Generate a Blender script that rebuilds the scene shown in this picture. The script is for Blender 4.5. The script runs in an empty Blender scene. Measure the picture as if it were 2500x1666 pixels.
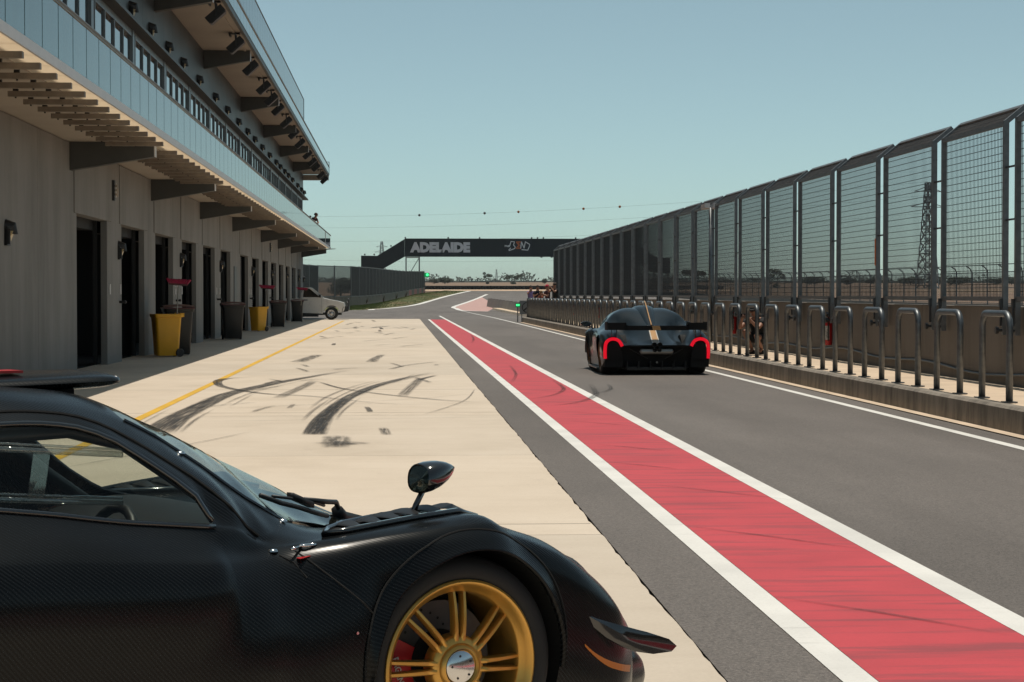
import bpy, bmesh, math, random
from mathutils import Vector, Matrix
random.seed(7)
R = math.radians
scene = bpy.context.scene

# ------------------------------------------------------------------ camera, sky, sun, exposure
cam_data = bpy.data.cameras.new('camera'); cam = bpy.data.objects.new('camera', cam_data)
scene.collection.objects.link(cam); scene.camera = cam
cam.location = (0, 0, 1.5)
cam.rotation_euler = (R(90 - 1.3605), 0, R(-3.290))
cam_data.sensor_width = 36; cam_data.lens = 69.12; cam_data.clip_end = 9000; cam_data.clip_start = 0.05

SUN = Vector((0.05, 0.12, 1.0)).normalized()
world = bpy.data.worlds.new('World'); scene.world = world; world.use_nodes = True
nt = world.node_tree; nt.nodes.clear()
sky = nt.nodes.new('ShaderNodeTexSky'); sky.sky_type = 'NISHITA'; sky.sun_disc = False
sky.sun_elevation = math.asin(SUN.z); sky.sun_rotation = math.atan2(SUN.x, SUN.y)
sky.air_density = 0.55; sky.dust_density = 0.6; sky.ozone_density = 1.0; sky.altitude = 50
hs = nt.nodes.new('ShaderNodeHueSaturation'); hs.inputs['Saturation'].default_value = 0.72
tint = nt.nodes.new('ShaderNodeMix'); tint.data_type = 'RGBA'; tint.blend_type = 'MULTIPLY'
tint.inputs[0].default_value = 1.0; tint.inputs[7].default_value = (0.90, 1.07, 0.91, 1)
bg = nt.nodes.new('ShaderNodeBackground'); bg.inputs[1].default_value = 0.112
wo = nt.nodes.new('ShaderNodeOutputWorld')
nt.links.new(sky.outputs[0], hs.inputs['Color']); nt.links.new(hs.outputs[0], tint.inputs[6])
nt.links.new(tint.outputs[2], bg.inputs[0]); nt.links.new(bg.outputs[0], wo.inputs[0])

sd = bpy.data.lights.new('sun', 'SUN'); sd.energy = 3.7; sd.angle = R(0.53); sd.color = (1.0, 0.92, 0.80)
so = bpy.data.objects.new('sun', sd); scene.collection.objects.link(so)
so.rotation_euler = SUN.to_track_quat('Z', 'Y').to_euler(); so.location = (10, 20, 60)

vs = scene.view_settings
vs.view_transform = 'Standard'; vs.look = 'None'; vs.exposure = 0.0; vs.gamma = 1.0; vs.use_curve_mapping = False
scene.cycles.max_bounces = 8; scene.cycles.transparent_max_bounces = 24
scene.cycles.use_denoising = True; scene.cycles.sample_clamp_indirect = 6.0
scene.cycles.caustics_reflective = False; scene.cycles.caustics_refractive = False

# ------------------------------------------------------------------ helpers
COL = scene.collection
class MB:
    """collects vertices and faces; build() links them as one mesh object"""
    def __init__(s): s.v = []; s.f = []; s.uv = None
    def add(s, vs_, fs):
        o = len(s.v); s.v += [tuple(p) for p in vs_]; s.f += [tuple(i + o for i in f) for f in fs]; return s
    def box(s, x0, x1, y0, y1, z0, z1):
        return s.add([(x0,y0,z0),(x1,y0,z0),(x1,y1,z0),(x0,y1,z0),(x0,y0,z1),(x1,y0,z1),(x1,y1,z1),(x0,y1,z1)],
                     [(3,2,1,0),(4,5,6,7),(0,1,5,4),(1,2,6,5),(2,3,7,6),(3,0,4,7)])
    def hexa(s, lo, hi):       # two quads, bottom and top
        return s.add(list(lo) + list(hi), [(3,2,1,0),(4,5,6,7),(0,1,5,4),(1,2,6,5),(2,3,7,6),(3,0,4,7)])
    def obox(s, c, ex, ey, ez):  # centre and three half-axes
        c, ex, ey, ez = Vector(c), Vector(ex), Vector(ey), Vector(ez)
        return s.hexa([c-ex-ey-ez, c+ex-ey-ez, c+ex+ey-ez, c-ex+ey-ez], [c-ex-ey+ez, c+ex-ey+ez, c+ex+ey+ez, c-ex+ey+ez])
    def tube(s, p0, p1, r, n=8, r2=None, caps=True):
        p0, p1 = Vector(p0), Vector(p1); d = (p1 - p0)
        if d.length < 1e-6: return s
        d.normalize(); a = d.orthogonal().normalized(); b = d.cross(a); r2 = r if r2 is None else r2
        vs_ = [p0 + (a*math.cos(2*math.pi*i/n) + b*math.sin(2*math.pi*i/n))*r for i in range(n)]
        vs_ += [p1 + (a*math.cos(2*math.pi*i/n) + b*math.sin(2*math.pi*i/n))*r2 for i in range(n)]
        fs = [(i, (i+1) % n, n + (i+1) % n, n + i) for i in range(n)]
        if caps: fs += [tuple(range(n-1, -1, -1)), tuple(range(n, 2*n))]
        return s.add(vs_, fs)
    def path(s, pts, r, n=8, closed=False, rs=None, sy=1.0):
        pts = [Vector(p) for p in pts]; m = len(pts); vs_ = []; up = None
        for i, p in enumerate(pts):
            if closed: d = pts[(i+1) % m] - pts[i-1]
            else: d = pts[min(i+1, m-1)] - pts[max(i-1, 0)]
            d.normalize()
            if up is None: up = d.orthogonal().normalized()
            a = (up - d*up.dot(d)); a = a.normalized() if a.length > 1e-5 else d.orthogonal().normalized()
            up = a; b = d.cross(a); rr = rs[i] if rs else r
            vs_ += [p + a*math.cos(2*math.pi*k/n)*rr + b*math.sin(2*math.pi*k/n)*rr*sy for k in range(n)]
        fs = []
        for i in range(m if closed else m-1):
            j = (i+1) % m
            fs += [(i*n+k, i*n+(k+1) % n, j*n+(k+1) % n, j*n+k) for k in range(n)]
        if not closed: fs += [tuple(range(n-1, -1, -1)), tuple(range((m-1)*n, m*n))]
        return s.add(vs_, fs)
    def lathe(s, prof, n=24, axis='z', c=(0,0,0), closed=False, a0=0.0, a1=2*math.pi):
        full = abs(a1 - a0 - 2*math.pi) < 1e-6; k = n if full else n + 1; vs_ = []
        for i in range(k):
            a = a0 + (a1 - a0)*i/n
            for r, h in prof:
                p = (r*math.cos(a), r*math.sin(a), h)
                if axis == 'y': p = (r*math.cos(a), h, r*math.sin(a))
                if axis == 'x': p = (h, r*math.cos(a), r*math.sin(a))
                vs_.append((p[0]+c[0], p[1]+c[1], p[2]+c[2]))
        m = len(prof); fs = []
        for i in range(n):
            j = (i+1) % k
            for q in range(m if closed else m-1):
                w = (q+1) % m; fs.append((i*m+q, j*m+q, j*m+w, i*m+w))
        return s.add(vs_, fs)
    def grid(s, rows, flip=False):
        n = len(rows[0]); vs_ = [p for r in rows for p in r]; fs = []
        for i in range(len(rows)-1):
            for j in range(n-1):
                q = (i*n+j, i*n+j+1, (i+1)*n+j+1, (i+1)*n+j); fs.append(q[::-1] if flip else q)
        return s.add(vs_, fs)
    def prism(s, poly, d):      # polygon of 3-D points pushed along d
        n = len(poly); d = Vector(d); vs_ = [Vector(p) for p in poly] + [Vector(p) + d for p in poly]
        fs = [tuple(range(n-1, -1, -1)), tuple(range(n, 2*n))] + [(i, (i+1) % n, n+(i+1) % n, n+i) for i in range(n)]
        return s.add(vs_, fs)
    def mesh(s, name, smooth=False):
        me = bpy.data.meshes.new(name); me.from_pydata(s.v, [], s.f); me.validate(); me.update()
        if smooth:
            for p in me.polygons: p.use_smooth = True
        return me
    def build(s, name, mat, parent=None, smooth=False, bevel=0, angle=None, loc=None):
        me = s.mesh(name, smooth)
        return link(name, me, mat, parent, bevel, angle, loc)
def link(name, me, mat, parent=None, bevel=0, angle=None, loc=None):
    if mat is not None and len(me.materials) == 0: me.materials.append(mat)
    o = bpy.data.objects.new(name, me); COL.objects.link(o)
    if parent is not None: o.parent = parent
    if loc is not None: o.location = loc
    if bevel:
        b = o.modifiers.new('bevel', 'BEVEL'); b.width = bevel; b.segments = 2; b.limit_method = 'ANGLE'; b.angle_limit = R(35)
    if angle is not None:
        bm = bmesh.new(); bm.from_mesh(me)
        for e in bm.edges:
            if len(e.link_faces) == 2 and e.calc_face_angle(0) > angle: e.smooth = False
        for f in bm.faces: f.smooth = True
        bm.to_mesh(me); bm.free()
    return o
def thing(name, label, cat, loc=(0,0,0), rz=0, group=None):
    o = bpy.data.objects.new(name, None); COL.objects.link(o); o.location = loc; o.rotation_euler = (0,0,rz)
    o.empty_display_size = 0.2
    return tag(o, label, cat, group)
def tag(o, label=None, cat=None, group=None, kind=None):
    if label: o['label'] = label
    if cat: o['category'] = cat
    if group: o['group'] = group
    if kind: o['kind'] = kind
    return o
def struct(name, mb, mat, parent=None, **k):
    o = mb.build(name, mat, parent, **k)
    if parent is None: o['kind'] = 'structure'
    return o
def copy_tree(o, parent=None):
    c = o.copy(); COL.objects.link(c)
    if parent is not None: c.parent = parent
    for ch in o.children: copy_tree(ch, c)
    return c
ONES = ['','first','second','third','fourth','fifth','sixth','seventh','eighth','ninth','tenth','eleventh','twelfth','thirteenth',
        'fourteenth','fifteenth','sixteenth','seventeenth','eighteenth','nineteenth']
TENS = {2:('twentieth','twenty'),3:('thirtieth','thirty'),4:('fortieth','forty'),5:('fiftieth','fifty'),6:('sixtieth','sixty')}
def nth(n):
    if n < 20: return ONES[n]
    return TENS[n//10][0] if n % 10 == 0 else TENS[n//10][1] + '-' + ONES[n % 10]
def gz(y):                       # how the ground climbs away beyond the pit exit
    return 0.0 if y < 140 else 2.6*((y-140)/310)**1.6 if y < 450 else 2.6 + (y-450)*8/1050 if y < 1500 else 10.6

# ------------------------------------------------------------------ materials
def newmat(name):
    m = bpy.data.materials.new(name); m.use_nodes = True; n = m.node_tree
    return m, n, n.nodes['Principled BSDF'], n.links
def ramp(n, fac, stops):
    r = n.nodes.new('ShaderNodeValToRGB'); e = r.color_ramp.elements
    e[0].position, e[0].color = stops[0][0], (*stops[0][1], 1); e[1].position, e[1].color = stops[-1][0], (*stops[-1][1], 1)
    for p, c in stops[1:-1]:
        k = e.new(p); k.color = (*c, 1)
    n.links.new(fac, r.inputs[0]); return r.outputs[0]
def coords(n, kind='pos', scale=(1,1,1), rot=(0,0,0)):
    if kind == 'pos': out = n.nodes.new('ShaderNodeNewGeometry').outputs['Position']
    else: out = n.nodes.new('ShaderNodeTexCoord').outputs[{'obj':'Object','uv':'UV','gen':'Generated'}[kind]]
    mp = n.nodes.new('ShaderNodeMapping'); mp.inputs['Scale'].default_value = scale; mp.inputs['Rotation'].default_value = rot
    n.links.new(out, mp.inputs[0]); return mp.outputs[0]
def noise(n, co, scale, detail=4, rough=0.55):
    t = n.nodes.new('ShaderNodeTexNoise'); t.inputs['Scale'].default_value = scale; t.inputs['Detail'].default_value = detail
    t.inputs['Roughness'].default_value = rough; n.links.new(co, t.inputs['Vector']); return t.outputs['Fac']
def mixc(n, fac, a, b, mode='MIX'):
    m = n.nodes.new('ShaderNodeMix'); m.data_type = 'RGBA'; m.blend_type = mode
    for v, i in ((fac, 0), (a, 6), (b, 7)):
        if isinstance(v, (int, float)): m.inputs[i].default_value = v
        elif isinstance(v, tuple): m.inputs[i].default_value = (*v, 1)
        else: n.links.new(v, m.inputs[i])
    return m.outputs[2]
def mth(n, op, a, b=None, c=None):
    m = n.nodes.new('ShaderNodeMath'); m.operation = op
    for i, v in enumerate((a, b, c)):
        if v is None: continue
        if isinstance(v, (int, float)): m.inputs[i].default_value = v
        else: n.links.new(v, m.inputs[i])
    return m.outputs[0]
def bumpn(n, p, h, strength, dist):
    b = n.nodes.new('ShaderNodeBump'); b.inputs['Strength'].default_value = strength; b.inputs['Distance'].default_value = dist
    n.links.new(h, b.inputs['Height']); n.links.new(b.outputs[0], p.inputs['Normal'])
def mat(name, col, rough=0.6, metal=0.0, var=0.12, vs=3.0, bump=0.0, bs=60.0, kind='pos', stretch=(1,1,1), coat=0.0, spec=0.5):
    m, n, p, L = newmat(name)
    p.inputs['Roughness'].default_value = rough; p.inputs['Metallic'].default_value = metal
    p.inputs['Coat Weight'].default_value = coat; p.inputs['Specular IOR Level'].default_value = spec
    if var:
        f = noise(n, coords(n, kind, stretch), vs, 5)
        lo = tuple(max(0, c*(1-var*1.6)) for c in col); hi = tuple(min(1, c*(1+var)) for c in col)
        L.new(ramp(n, f, [(0.3, lo), (0.7, hi)]), p.inputs['Base Color'])
        r = n.nodes.new('ShaderNodeMapRange'); r.inputs[3].default_value = max(0.02, rough-0.07); r.inputs[4].default_value = min(1, rough+0.09)
        L.new(f, r.inputs[0]); L.new(r.outputs[0], p.inputs['Roughness'])
    else: p.inputs['Base Color'].default_value = (*col, 1)
    if bump: bumpn(n, p, noise(n, coords(n, kind), bs, 3), bump, 0.01)
    return m
def emit(name, col, strength):
    m, n, p, L = newmat(name); p.inputs['Base Color'].default_value = (*[c*0.4 for c in col], 1)
    p.inputs['Emission Color'].default_value = (*col, 1); p.inputs['Emission Strength'].default_value = strength
    return m
def glassy(name, tintc, refl=1.0, ior=1.5, rough=0.02, body=0.0, bodyc=(0.1,0.15,0.16)):
    """thin pane: see-through tint, Fresnel mirror, optional cloudy body"""
    m, n, p, L = newmat(name); n.nodes.remove(p); out = n.nodes['Material Output']
    tr = n.nodes.new('ShaderNodeBsdfTransparent'); tr.inputs[0].default_value = (*tintc, 1)
    gl = n.nodes.new('ShaderNodeBsdfGlossy'); gl.inputs['Roughness'].default_value = rough; gl.inputs[0].default_value = (refl, refl, refl, 1)
    lw = n.nodes.new('ShaderNodeLayerWeight'); lw.inputs[0].default_value = 0.5; f0 = ((ior-1)/(ior+1))**2*2
    frs = mth(n, 'ADD', mth(n, 'MULTIPLY', mth(n, 'POWER', lw.outputs['Facing'], 4.5), 1-f0), f0)
    src = tr.outputs[0]
    if body:
        di = n.nodes.new('ShaderNodeBsdfDiffuse'); di.inputs[0].default_value = (*bodyc, 1)
        mb_ = n.nodes.new('ShaderNodeMixShader'); mb_.inputs[0].default_value = body
        L.new(src, mb_.inputs[1]); L.new(di.outputs[0], mb_.inputs[2]); src = mb_.outputs[0]
    mx = n.nodes.new('ShaderNodeMixShader'); L.new(frs, mx.inputs[0]); L.new(src, mx.inputs[1]); L.new(gl.outputs[0], mx.inputs[2])
    L.new(mx.outputs[0], out.inputs[0]); return m

# ground and paint
def asphalt_mat():
    m, n, p, L = newmat('asphalt'); co = coords(n)
    big = noise(n, coords(n, 'pos', (0.55, 0.05, 1)), 1.2, 5, 0.6); pat = noise(n, coords(n, 'pos', (0.5, 0.22, 1)), 0.7, 6, 0.65); fine = noise(n, co, 70, 3, 0.75); spk = noise(n, co, 130, 1, 0.5)
    c = ramp(n, big, [(0.28, (0.125, 0.107, 0.095)), (0.72, (0.180, 0.157, 0.142))])
    c = mixc(n, 0.6, c, ramp(n, pat, [(0.3, (0.72, 0.72, 0.72)), (0.7, (1.15, 1.15, 1.15))]), 'MULTIPLY')
    c = mixc(n, 0.85, c, ramp(n, fine, [(0.32, (0.35, 0.35, 0.35)), (0.70, (1.35, 1.35, 1.35))]), 'MULTIPLY')
    c = mixc(n, ramp(n, spk, [(0.66, (0,0,0)), (0.74, (0.8,0.8,0.8))]), c, (0.34, 0.32, 0.30))
    L.new(c, p.inputs['Base Color']); p.inputs['Roughness'].default_value = 0.72
    p.inputs['Specular IOR Level'].default_value = 0.4; bumpn(n, p, fine, 0.55, 0.006); return m
def apron_mat():
    m, n, p, L = newmat('apron concrete'); co = coords(n)
    a = noise(n, coords(n, 'pos', (0.6, 0.5, 1)), 0.9, 8, 0.68); b = noise(n, coords(n, 'pos', (0.45, 2.2, 1)), 1.3, 7, 0.7); f = noise(n, co, 42, 4, 0.7)
    c = ramp(n, a, [(0.28, (0.52, 0.44, 0.35)), (0.5, (0.585, 0.50, 0.405)), (0.74, (0.64, 0.555, 0.46))])
    c = mixc(n, 0.18, c, ramp(n, b, [(0.30, (0.74, 0.71, 0.67)), (0.52, (1, 1, 1))]), 'MULTIPLY')
    oi = n.nodes.new('ShaderNodeObjectInfo'); c = mixc(n, 1.0, c, ramp(n, oi.outputs['Random'], [(0.0, (0.93, 0.935, 0.94)), (1.0, (1.04, 1.03, 1.02))]), 'MULTIPLY')
    c = mixc(n, 0.35, c, ramp(n, f, [(0.3, (0.80, 0.80, 0.80)), (0.7, (1.06, 1.06, 1.06))]), 'MULTIPLY')
    st = noise(n, coords(n, 'pos', (1.6, 0.8, 1)), 1.6, 8, 0.72)
    c = mixc(n, ramp(n, st, [(0.60, (0,0,0)), (0.78, (0.55,0.55,0.55))]), c, (0.40, 0.335, 0.27))
    L.new(c, p.inputs['Base Color']); p.inputs['Roughness'].default_value = 0.75; p.inputs['Specular IOR Level'].default_value = 0.3
    bumpn(n, p, f, 0.15, 0.004); return m
def paint_mat(name, col, wear=(0.10, 0.095, 0.09), amt=0.66, streak=(0.6, 5, 1), rot=0.0):
    m, n, p, L = newmat(name); co = coords(n)
    a = noise(n, coords(n, 'pos', streak, (0, 0, rot)), 1.5, 6, 0.6); f = noise(n, co, 55, 4, 0.7)
    c = ramp(n, noise(n, co, 1.2, 5), [(0.3, tuple(k*0.86 for k in col)), (0.7, tuple(min(1, k*1.07) for k in col))])
    c = mixc(n, ramp(n, a, [(amt, (0,0,0)), (amt+0.15, (0.55,0.55,0.55))]), c, wear)
    c = mixc(n, 0.35, c, ramp(n, f, [(0.3, (0.72,)*3), (0.7, (1.08,)*3)]), 'MULTIPLY')
    c = mixc(n, ramp(n, f, [(0.62, (0,0,0)), (0.80, (0.6,0.6,0.6))]), c, wear)
    L.new(c, p.inputs['Base Color']); p.inputs['Roughness'].default_value = 0.6; bumpn(n, p, f, 0.2, 0.003); return m
def wall_mat(name, base, dark, streak=0.55, sc=(0.9, 0.9, 0.16)):
    m, n, p, L = newmat(name); co = coords(n)
    st = noise(n, coords(n, 'pos', sc), 1.3, 7, 0.68); bl = noise(n, co, 0.55, 5, 0.6); f = noise(n, co, 35, 3)
    c = ramp(n, bl, [(0.3, tuple(k*0.83 for k in base)), (0.7, base)])
    c = mixc(n, mth(n, 'MULTIPLY', ramp(n, st, [(0.42, (0,0,0)), (0.80, (1,1,1))]), streak), c, dark)
    c = mixc(n, 0.3, c, ramp(n, f, [(0.3, (0.85,0.85,0.85)), (0.7, (1.05,1.05,1.05))]), 'MULTIPLY')
    L.new(c, p.inputs['Base Color']); p.inputs['Roughness'].default_value = 0.85; bumpn(n, p, f, 0.15, 0.004); return m
M = {}
M['asphalt'] = asphalt_mat(); M['apron'] = apron_mat()
M['red'] = paint_mat('red lane paint', (0.52, 0.046, 0.058), (0.15, 0.045, 0.05), 0.50, (0.55, 4.2, 1), R(33))
M['white'] = paint_mat('white line paint', (0.74, 0.72, 0.68), (0.28, 0.27, 0.25), 0.64)
M['yellow'] = paint_mat('yellow line paint', (0.72, 0.42, 0.03), (0.36, 0.31, 0.25), 0.56)
M['pink'] = paint_mat('faded red paint', (0.52, 0.31, 0.27), (0.34, 0.25, 0.22), 0.52, (1, 1, 1))
M['joint'] = mat('joint filler', (0.06, 0.05, 0.045), 0.9)
M['wall'] = wall_mat('precast concrete', (0.245, 0.236, 0.222), (0.105, 0.10, 0.092), 0.7)
M['pitwall'] = wall_mat('pit wall concrete', (0.19, 0.168, 0.145), (0.085, 0.072, 0.06), 0.75, (1.2, 1.2, 0.22))
M['kerbc'] = wall_mat('kerb concrete', (0.30, 0.26, 0.215), (0.03, 0.027, 0.024), 1.0, (0.2, 3.2, 0.7))
M['platform'] = mat('platform concrete', (0.60, 0.47, 0.345), 0.85, var=0.10, vs=1.5, bump=0.1)
M['soffit'] = mat('soffit lining', (0.36, 0.315, 0.26), 0.8, var=0.06, vs=0.8)
M['steel'] = mat('painted steel beam', (0.06, 0.062, 0.06), 0.5, var=0.08)
M['slat'] = mat('brown slat', (0.20, 0.165, 0.13), 0.6, var=0.12, vs=8)
M['fascia'] = mat('pale fascia metal', (0.55, 0.53, 0.52), 0.45, var=0.05)
M['clad'] = mat('dark cladding', (0.042, 0.044, 0.047), 0.42, var=0.14, vs=0.8)
M['dark'] = mat('dark metal', (0.03, 0.032, 0.035), 0.45, var=0.1)
M['black'] = mat('black plastic', (0.012, 0.012, 0.013), 0.5, var=0.1)
M['grey'] = mat('grey aluminium', (0.22, 0.225, 0.23), 0.4, metal=0.6, var=0.08)
M['galv'] = mat('galvanised steel', (0.15, 0.16, 0.167), 0.44, metal=0.8, var=0.16, vs=14, bump=0.03, bs=40)
M['fencem'] = mat('dull fence steel', (0.17, 0.178, 0.185), 0.5, metal=0.5, var=0.15, vs=10)
M['wire'] = mat('fence wire', (0.05, 0.05, 0.053), 0.45, metal=0.6, var=0.1)
M['rail'] = mat('bronze handrail', (0.115, 0.095, 0.078), 0.4, metal=0.4, var=0.06)
M['balu'] = glassy('balustrade glass', (0.30, 0.42, 0.43), 0.85, 1.5, 0.03, 0.42, (0.10, 0.185, 0.195))
M['balu2'] = glassy('roof screen glass', (0.45, 0.52, 0.54), 0.8, 1.45, 0.04, 0.30, (0.13, 0.16, 0.17))
M['winglass'] = glassy('window glass', (0.05, 0.065, 0.07), 1.0, 1.6, 0.02, 0.3, (0.02, 0.025, 0.03))
M['lens'] = mat('amber lens', (0.42, 0.30, 0.13), 0.3, var=0.05)
M['shutter'] = mat('shutter steel', (0.12, 0.125, 0.13), 0.5, var=0.1)
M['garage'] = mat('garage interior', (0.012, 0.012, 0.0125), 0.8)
M['binyel'] = mat('yellow bin plastic', (0.72, 0.36, 0.012), 0.42, var=0.06, kind='obj')
M['bindark'] = mat('dark bin plastic', (0.006, 0.0068, 0.0072), 0.42, var=0.1, kind='obj')
M['binlid'] = mat('red lid plastic', (0.07, 0.006, 0.010), 0.45, var=0.08, kind='obj')
M['bristle'] = mat('magenta bristle', (0.30, 0.014, 0.06), 0.8, var=0.2, vs=30, kind='obj')
M['handle'] = mat('broom handle', (0.36, 0.33, 0.28), 0.5)
M['label'] = mat('label paper', (0.45, 0.45, 0.47), 0.6, vs=14, var=0.3, kind='obj')
M['dry'] = None
def field_mat():
    m, n, p, L = newmat('dry field'); a = noise(n, coords(n, 'pos', (0.02, 0.02, 1)), 1, 6, 0.6); b = noise(n, coords(n), 1.4, 5, 0.65)
    c = ramp(n, a, [(0.3, (0.155, 0.095, 0.062)), (0.55, (0.215, 0.14, 0.09)), (0.75, (0.17, 0.13, 0.072))])
    c = mixc(n, 0.4, c, ramp(n, b, [(0.3, (0.7,0.7,0.7)), (0.7, (1.15,1.15,1.15))]), 'MULTIPLY')
    L.new(c, p.inputs['Base Color']); p.inputs['Roughness'].default_value = 0.95; return m
M['field'] = field_mat()
def verge_mat():
    m, n, p, L = newmat('verge soil'); a = noise(n, coords(n, 'pos', (0.35, 0.05, 1)), 1, 5, 0.6)
    c = ramp(n, a, [(0.35, (0.055, 0.085, 0.02)), (0.55, (0.115, 0.105, 0.035)), (0.72, (0.17, 0.10, 0.05))])
    L.new(c, p.inputs['Base Color']); p.inputs['Roughness'].default_value = 0.95; return m
M['verge'] = verge_mat()
M['grass'] = mat('grass blades', (0.085, 0.125, 0.028), 0.8, var=0.35, vs=0.35)
M['sand'] = mat('run-off gravel', (0.50, 0.36, 0.25), 0.95, var=0.12, vs=0.3)
M['leaf'] = mat('gum leaves', (0.030, 0.042, 0.022), 0.75, var=0.4, vs=1.0)
M['bark'] = mat('bark', (0.12, 0.10, 0.085), 0.9, var=0.3, vs=2)
M['tyrewall'] = mat('tyre barrier rubber', (0.016, 0.017, 0.018), 0.8)
def rubber_decal(name, dens, fs=(26, 0.7), seed=0.0, edge=0.12):
    """skid rubber left on the slab: lengthwise streaks, broken up, see-through between"""
    m, n, p, L = newmat(name); out = n.nodes['Material Output']
    tc = n.nodes.new('ShaderNodeTexCoord'); mp = n.nodes.new('ShaderNodeMapping'); L.new(tc.outputs['UV'], mp.inputs[0])
    mp.inputs['Scale'].default_value = (fs[0], fs[1], 1); mp.inputs['Location'].default_value = (seed, seed*1.7, 0)
    a = noise(n, mp.outputs[0], 1.0, 4, 0.6)
    g = noise(n, coords(n, 'pos', (1.2, 16, 1)), 1.6, 4, 0.65)
    sp = n.nodes.new('ShaderNodeSeparateXYZ'); L.new(tc.outputs['UV'], sp.inputs[0])
    e = mth(n, 'MULTIPLY', mth(n, 'SUBTRACT', 1.0, sp.outputs[0]), sp.outputs[0])
    e = mth(n, 'MINIMUM', mth(n, 'MULTIPLY', e, 1/edge), 1.0)
    fac = mth(n, 'MULTIPLY', ramp(n, a, [(0.30, (0,0,0)), (0.56, (1,1,1))]), ramp(n, g, [(0.28, (0.2,0.2,0.2)), (0.54, (1,1,1))]))
    fac = mth(n, 'MULTIPLY', mth(n, 'MULTIPLY', fac, e), dens)
    fa = n.nodes.new('ShaderNodeAttribute'); fa.attribute_name = 'fade'
    fac = mth(n, 'MULTIPLY', fac, fa.outputs['Fac'])
    p.inputs['Base Color'].default_value = (0.022, 0.020, 0.019, 1); p.inputs['Roughness'].default_value = 0.7
    tr = n.nodes.new('ShaderNodeBsdfTransparent'); mx = n.nodes.new('ShaderNodeMixShader')
    L.new(fac, mx.inputs[0]); L.new(tr.outputs[0], mx.inputs[1]); L.new(p.outputs[0], mx.inputs[2]); L.new(mx.outputs[0], out.inputs[0])
    return m
M['skid'] = rubber_decal('skid rubber', 1.0); M['skid2'] = rubber_decal('faint skid rubber', 0.62, (9, 0.5), 3.3, 0.2)
M['skid3'] = rubber_decal('scuff rubber', 0.7, (5, 2.2), 7.1, 0.2)
# ================================================================== ground, roads, paint
def spline(pts, per=6, closed=False):
    pts = [Vector(p) for p in pts]; out = []; m = len(pts)
    for i in range(m-1):
        p0 = pts[max(i-1, 0)]; p1 = pts[i]; p2 = pts[i+1]; p3 = pts[min(i+2, m-1)]
        for k in range(per):
            t = k/per
            out.append(0.5*((2*p1) + (p2-p0)*t + (2*p0-5*p1+4*p2-p3)*t*t + (3*p1-p0-3*p2+p3)*t**3))
    out.append(pts[-1]); return out
def strip(name, left, right, zoff, m, parent=None, kind=True):
    """flat sheet between two (x, y) polylines of equal length, following the ground"""
    mb = MB(); mb.grid([[(a[0], a[1], gz(a[1])+zoff), (b[0], b[1], gz(b[1])+zoff)] for a, b in zip(left, right)], flip=True)
    o = mb.build(name, m, parent)
    if parent is None: o['kind'] = 'structure'
    return o
YS = [-60, -20, 0, 20, 60, 100, 130, 140] + [150 + 10*i for i in range(31)] + [475, 500, 600, 800, 1000, 1250, 1499, 1520, 2200, 3500, 6000]
XS = [-5000, -1500, -400, -120, -40, 0, 40, 120, 400, 1500, 5000]
mb = MB(); mb.grid([[(x, y, gz(y) - 0.07 + (0 if abs(x) < 60 or y < 500 else 0.35*math.sin(x*0.011+y*0.004))) for x in XS] for y in YS], flip=True)
struct('ground', mb, M['field'])
# pit lane and exit road
ys = [-30, 0, 30, 60, 100, 121.0]
strip('pit_lane', [(1.277, y) for y in ys], [(8.3, y) for y in ys], -0.008, M['asphalt'])
lp = spline([(-40, 120.4, 0), (-40, 150, 0), (-20, 165, 0), (-4.32, 176, 0), (-2.69, 182.6, 0), (-0.67, 196.4, 0), (1.78, 225.2, 0), (5.16, 288.8, 0), (9.25, 353, 0), (14.65, 419, 0)], 5)
ypt = [p.y for p in lp]
strip('exit_road', [(p.x, p.y) for p in lp], [(46, p.y) for p in lp], -0.012, M['asphalt'])
strip('main_straight', [(8.45, y) for y in (-30, 0, 30, 60, 90, 120.3)], [(42.6, y) for y in (-30, 0, 30, 60, 90, 120.3)], -0.02, M['asphalt'])
el = lp[15:]
strip('road_edge_line', [(p.x-0.10, p.y) for p in el], [(p.x+0.28+0.0012*p.y, p.y+0.2) for p in el], -0.004, M['white'])
vl = spline([(-30, 190, 0), (-8.6, 196, 0), (-5.09, 209.7, 0), (-3.06, 230.4, 0), (-0.94, 276.2, 0), (2.23, 346.4, 0), (4.99, 384, 0), (10.0, 425, 0)], 5)
vr = spline([(-30, 158, 0), (-9, 172, 0), (-4.5, 175.9, 0), (-2.8, 182.6, 0), (-0.8, 196.4, 0), (3.3, 255, 0), (7.5, 327, 0), (14.4, 419, 0)], 5)
strip('grass_verge', [(p.x, p.y) for p in vl], [(p.x-0.05, p.y) for p in vr], -0.002, M['verge'])
strip('gravel_run_off', [(2, 421), (2, 449)], [(75, 421), (75, 449)], 0.006, M['sand'])
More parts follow.
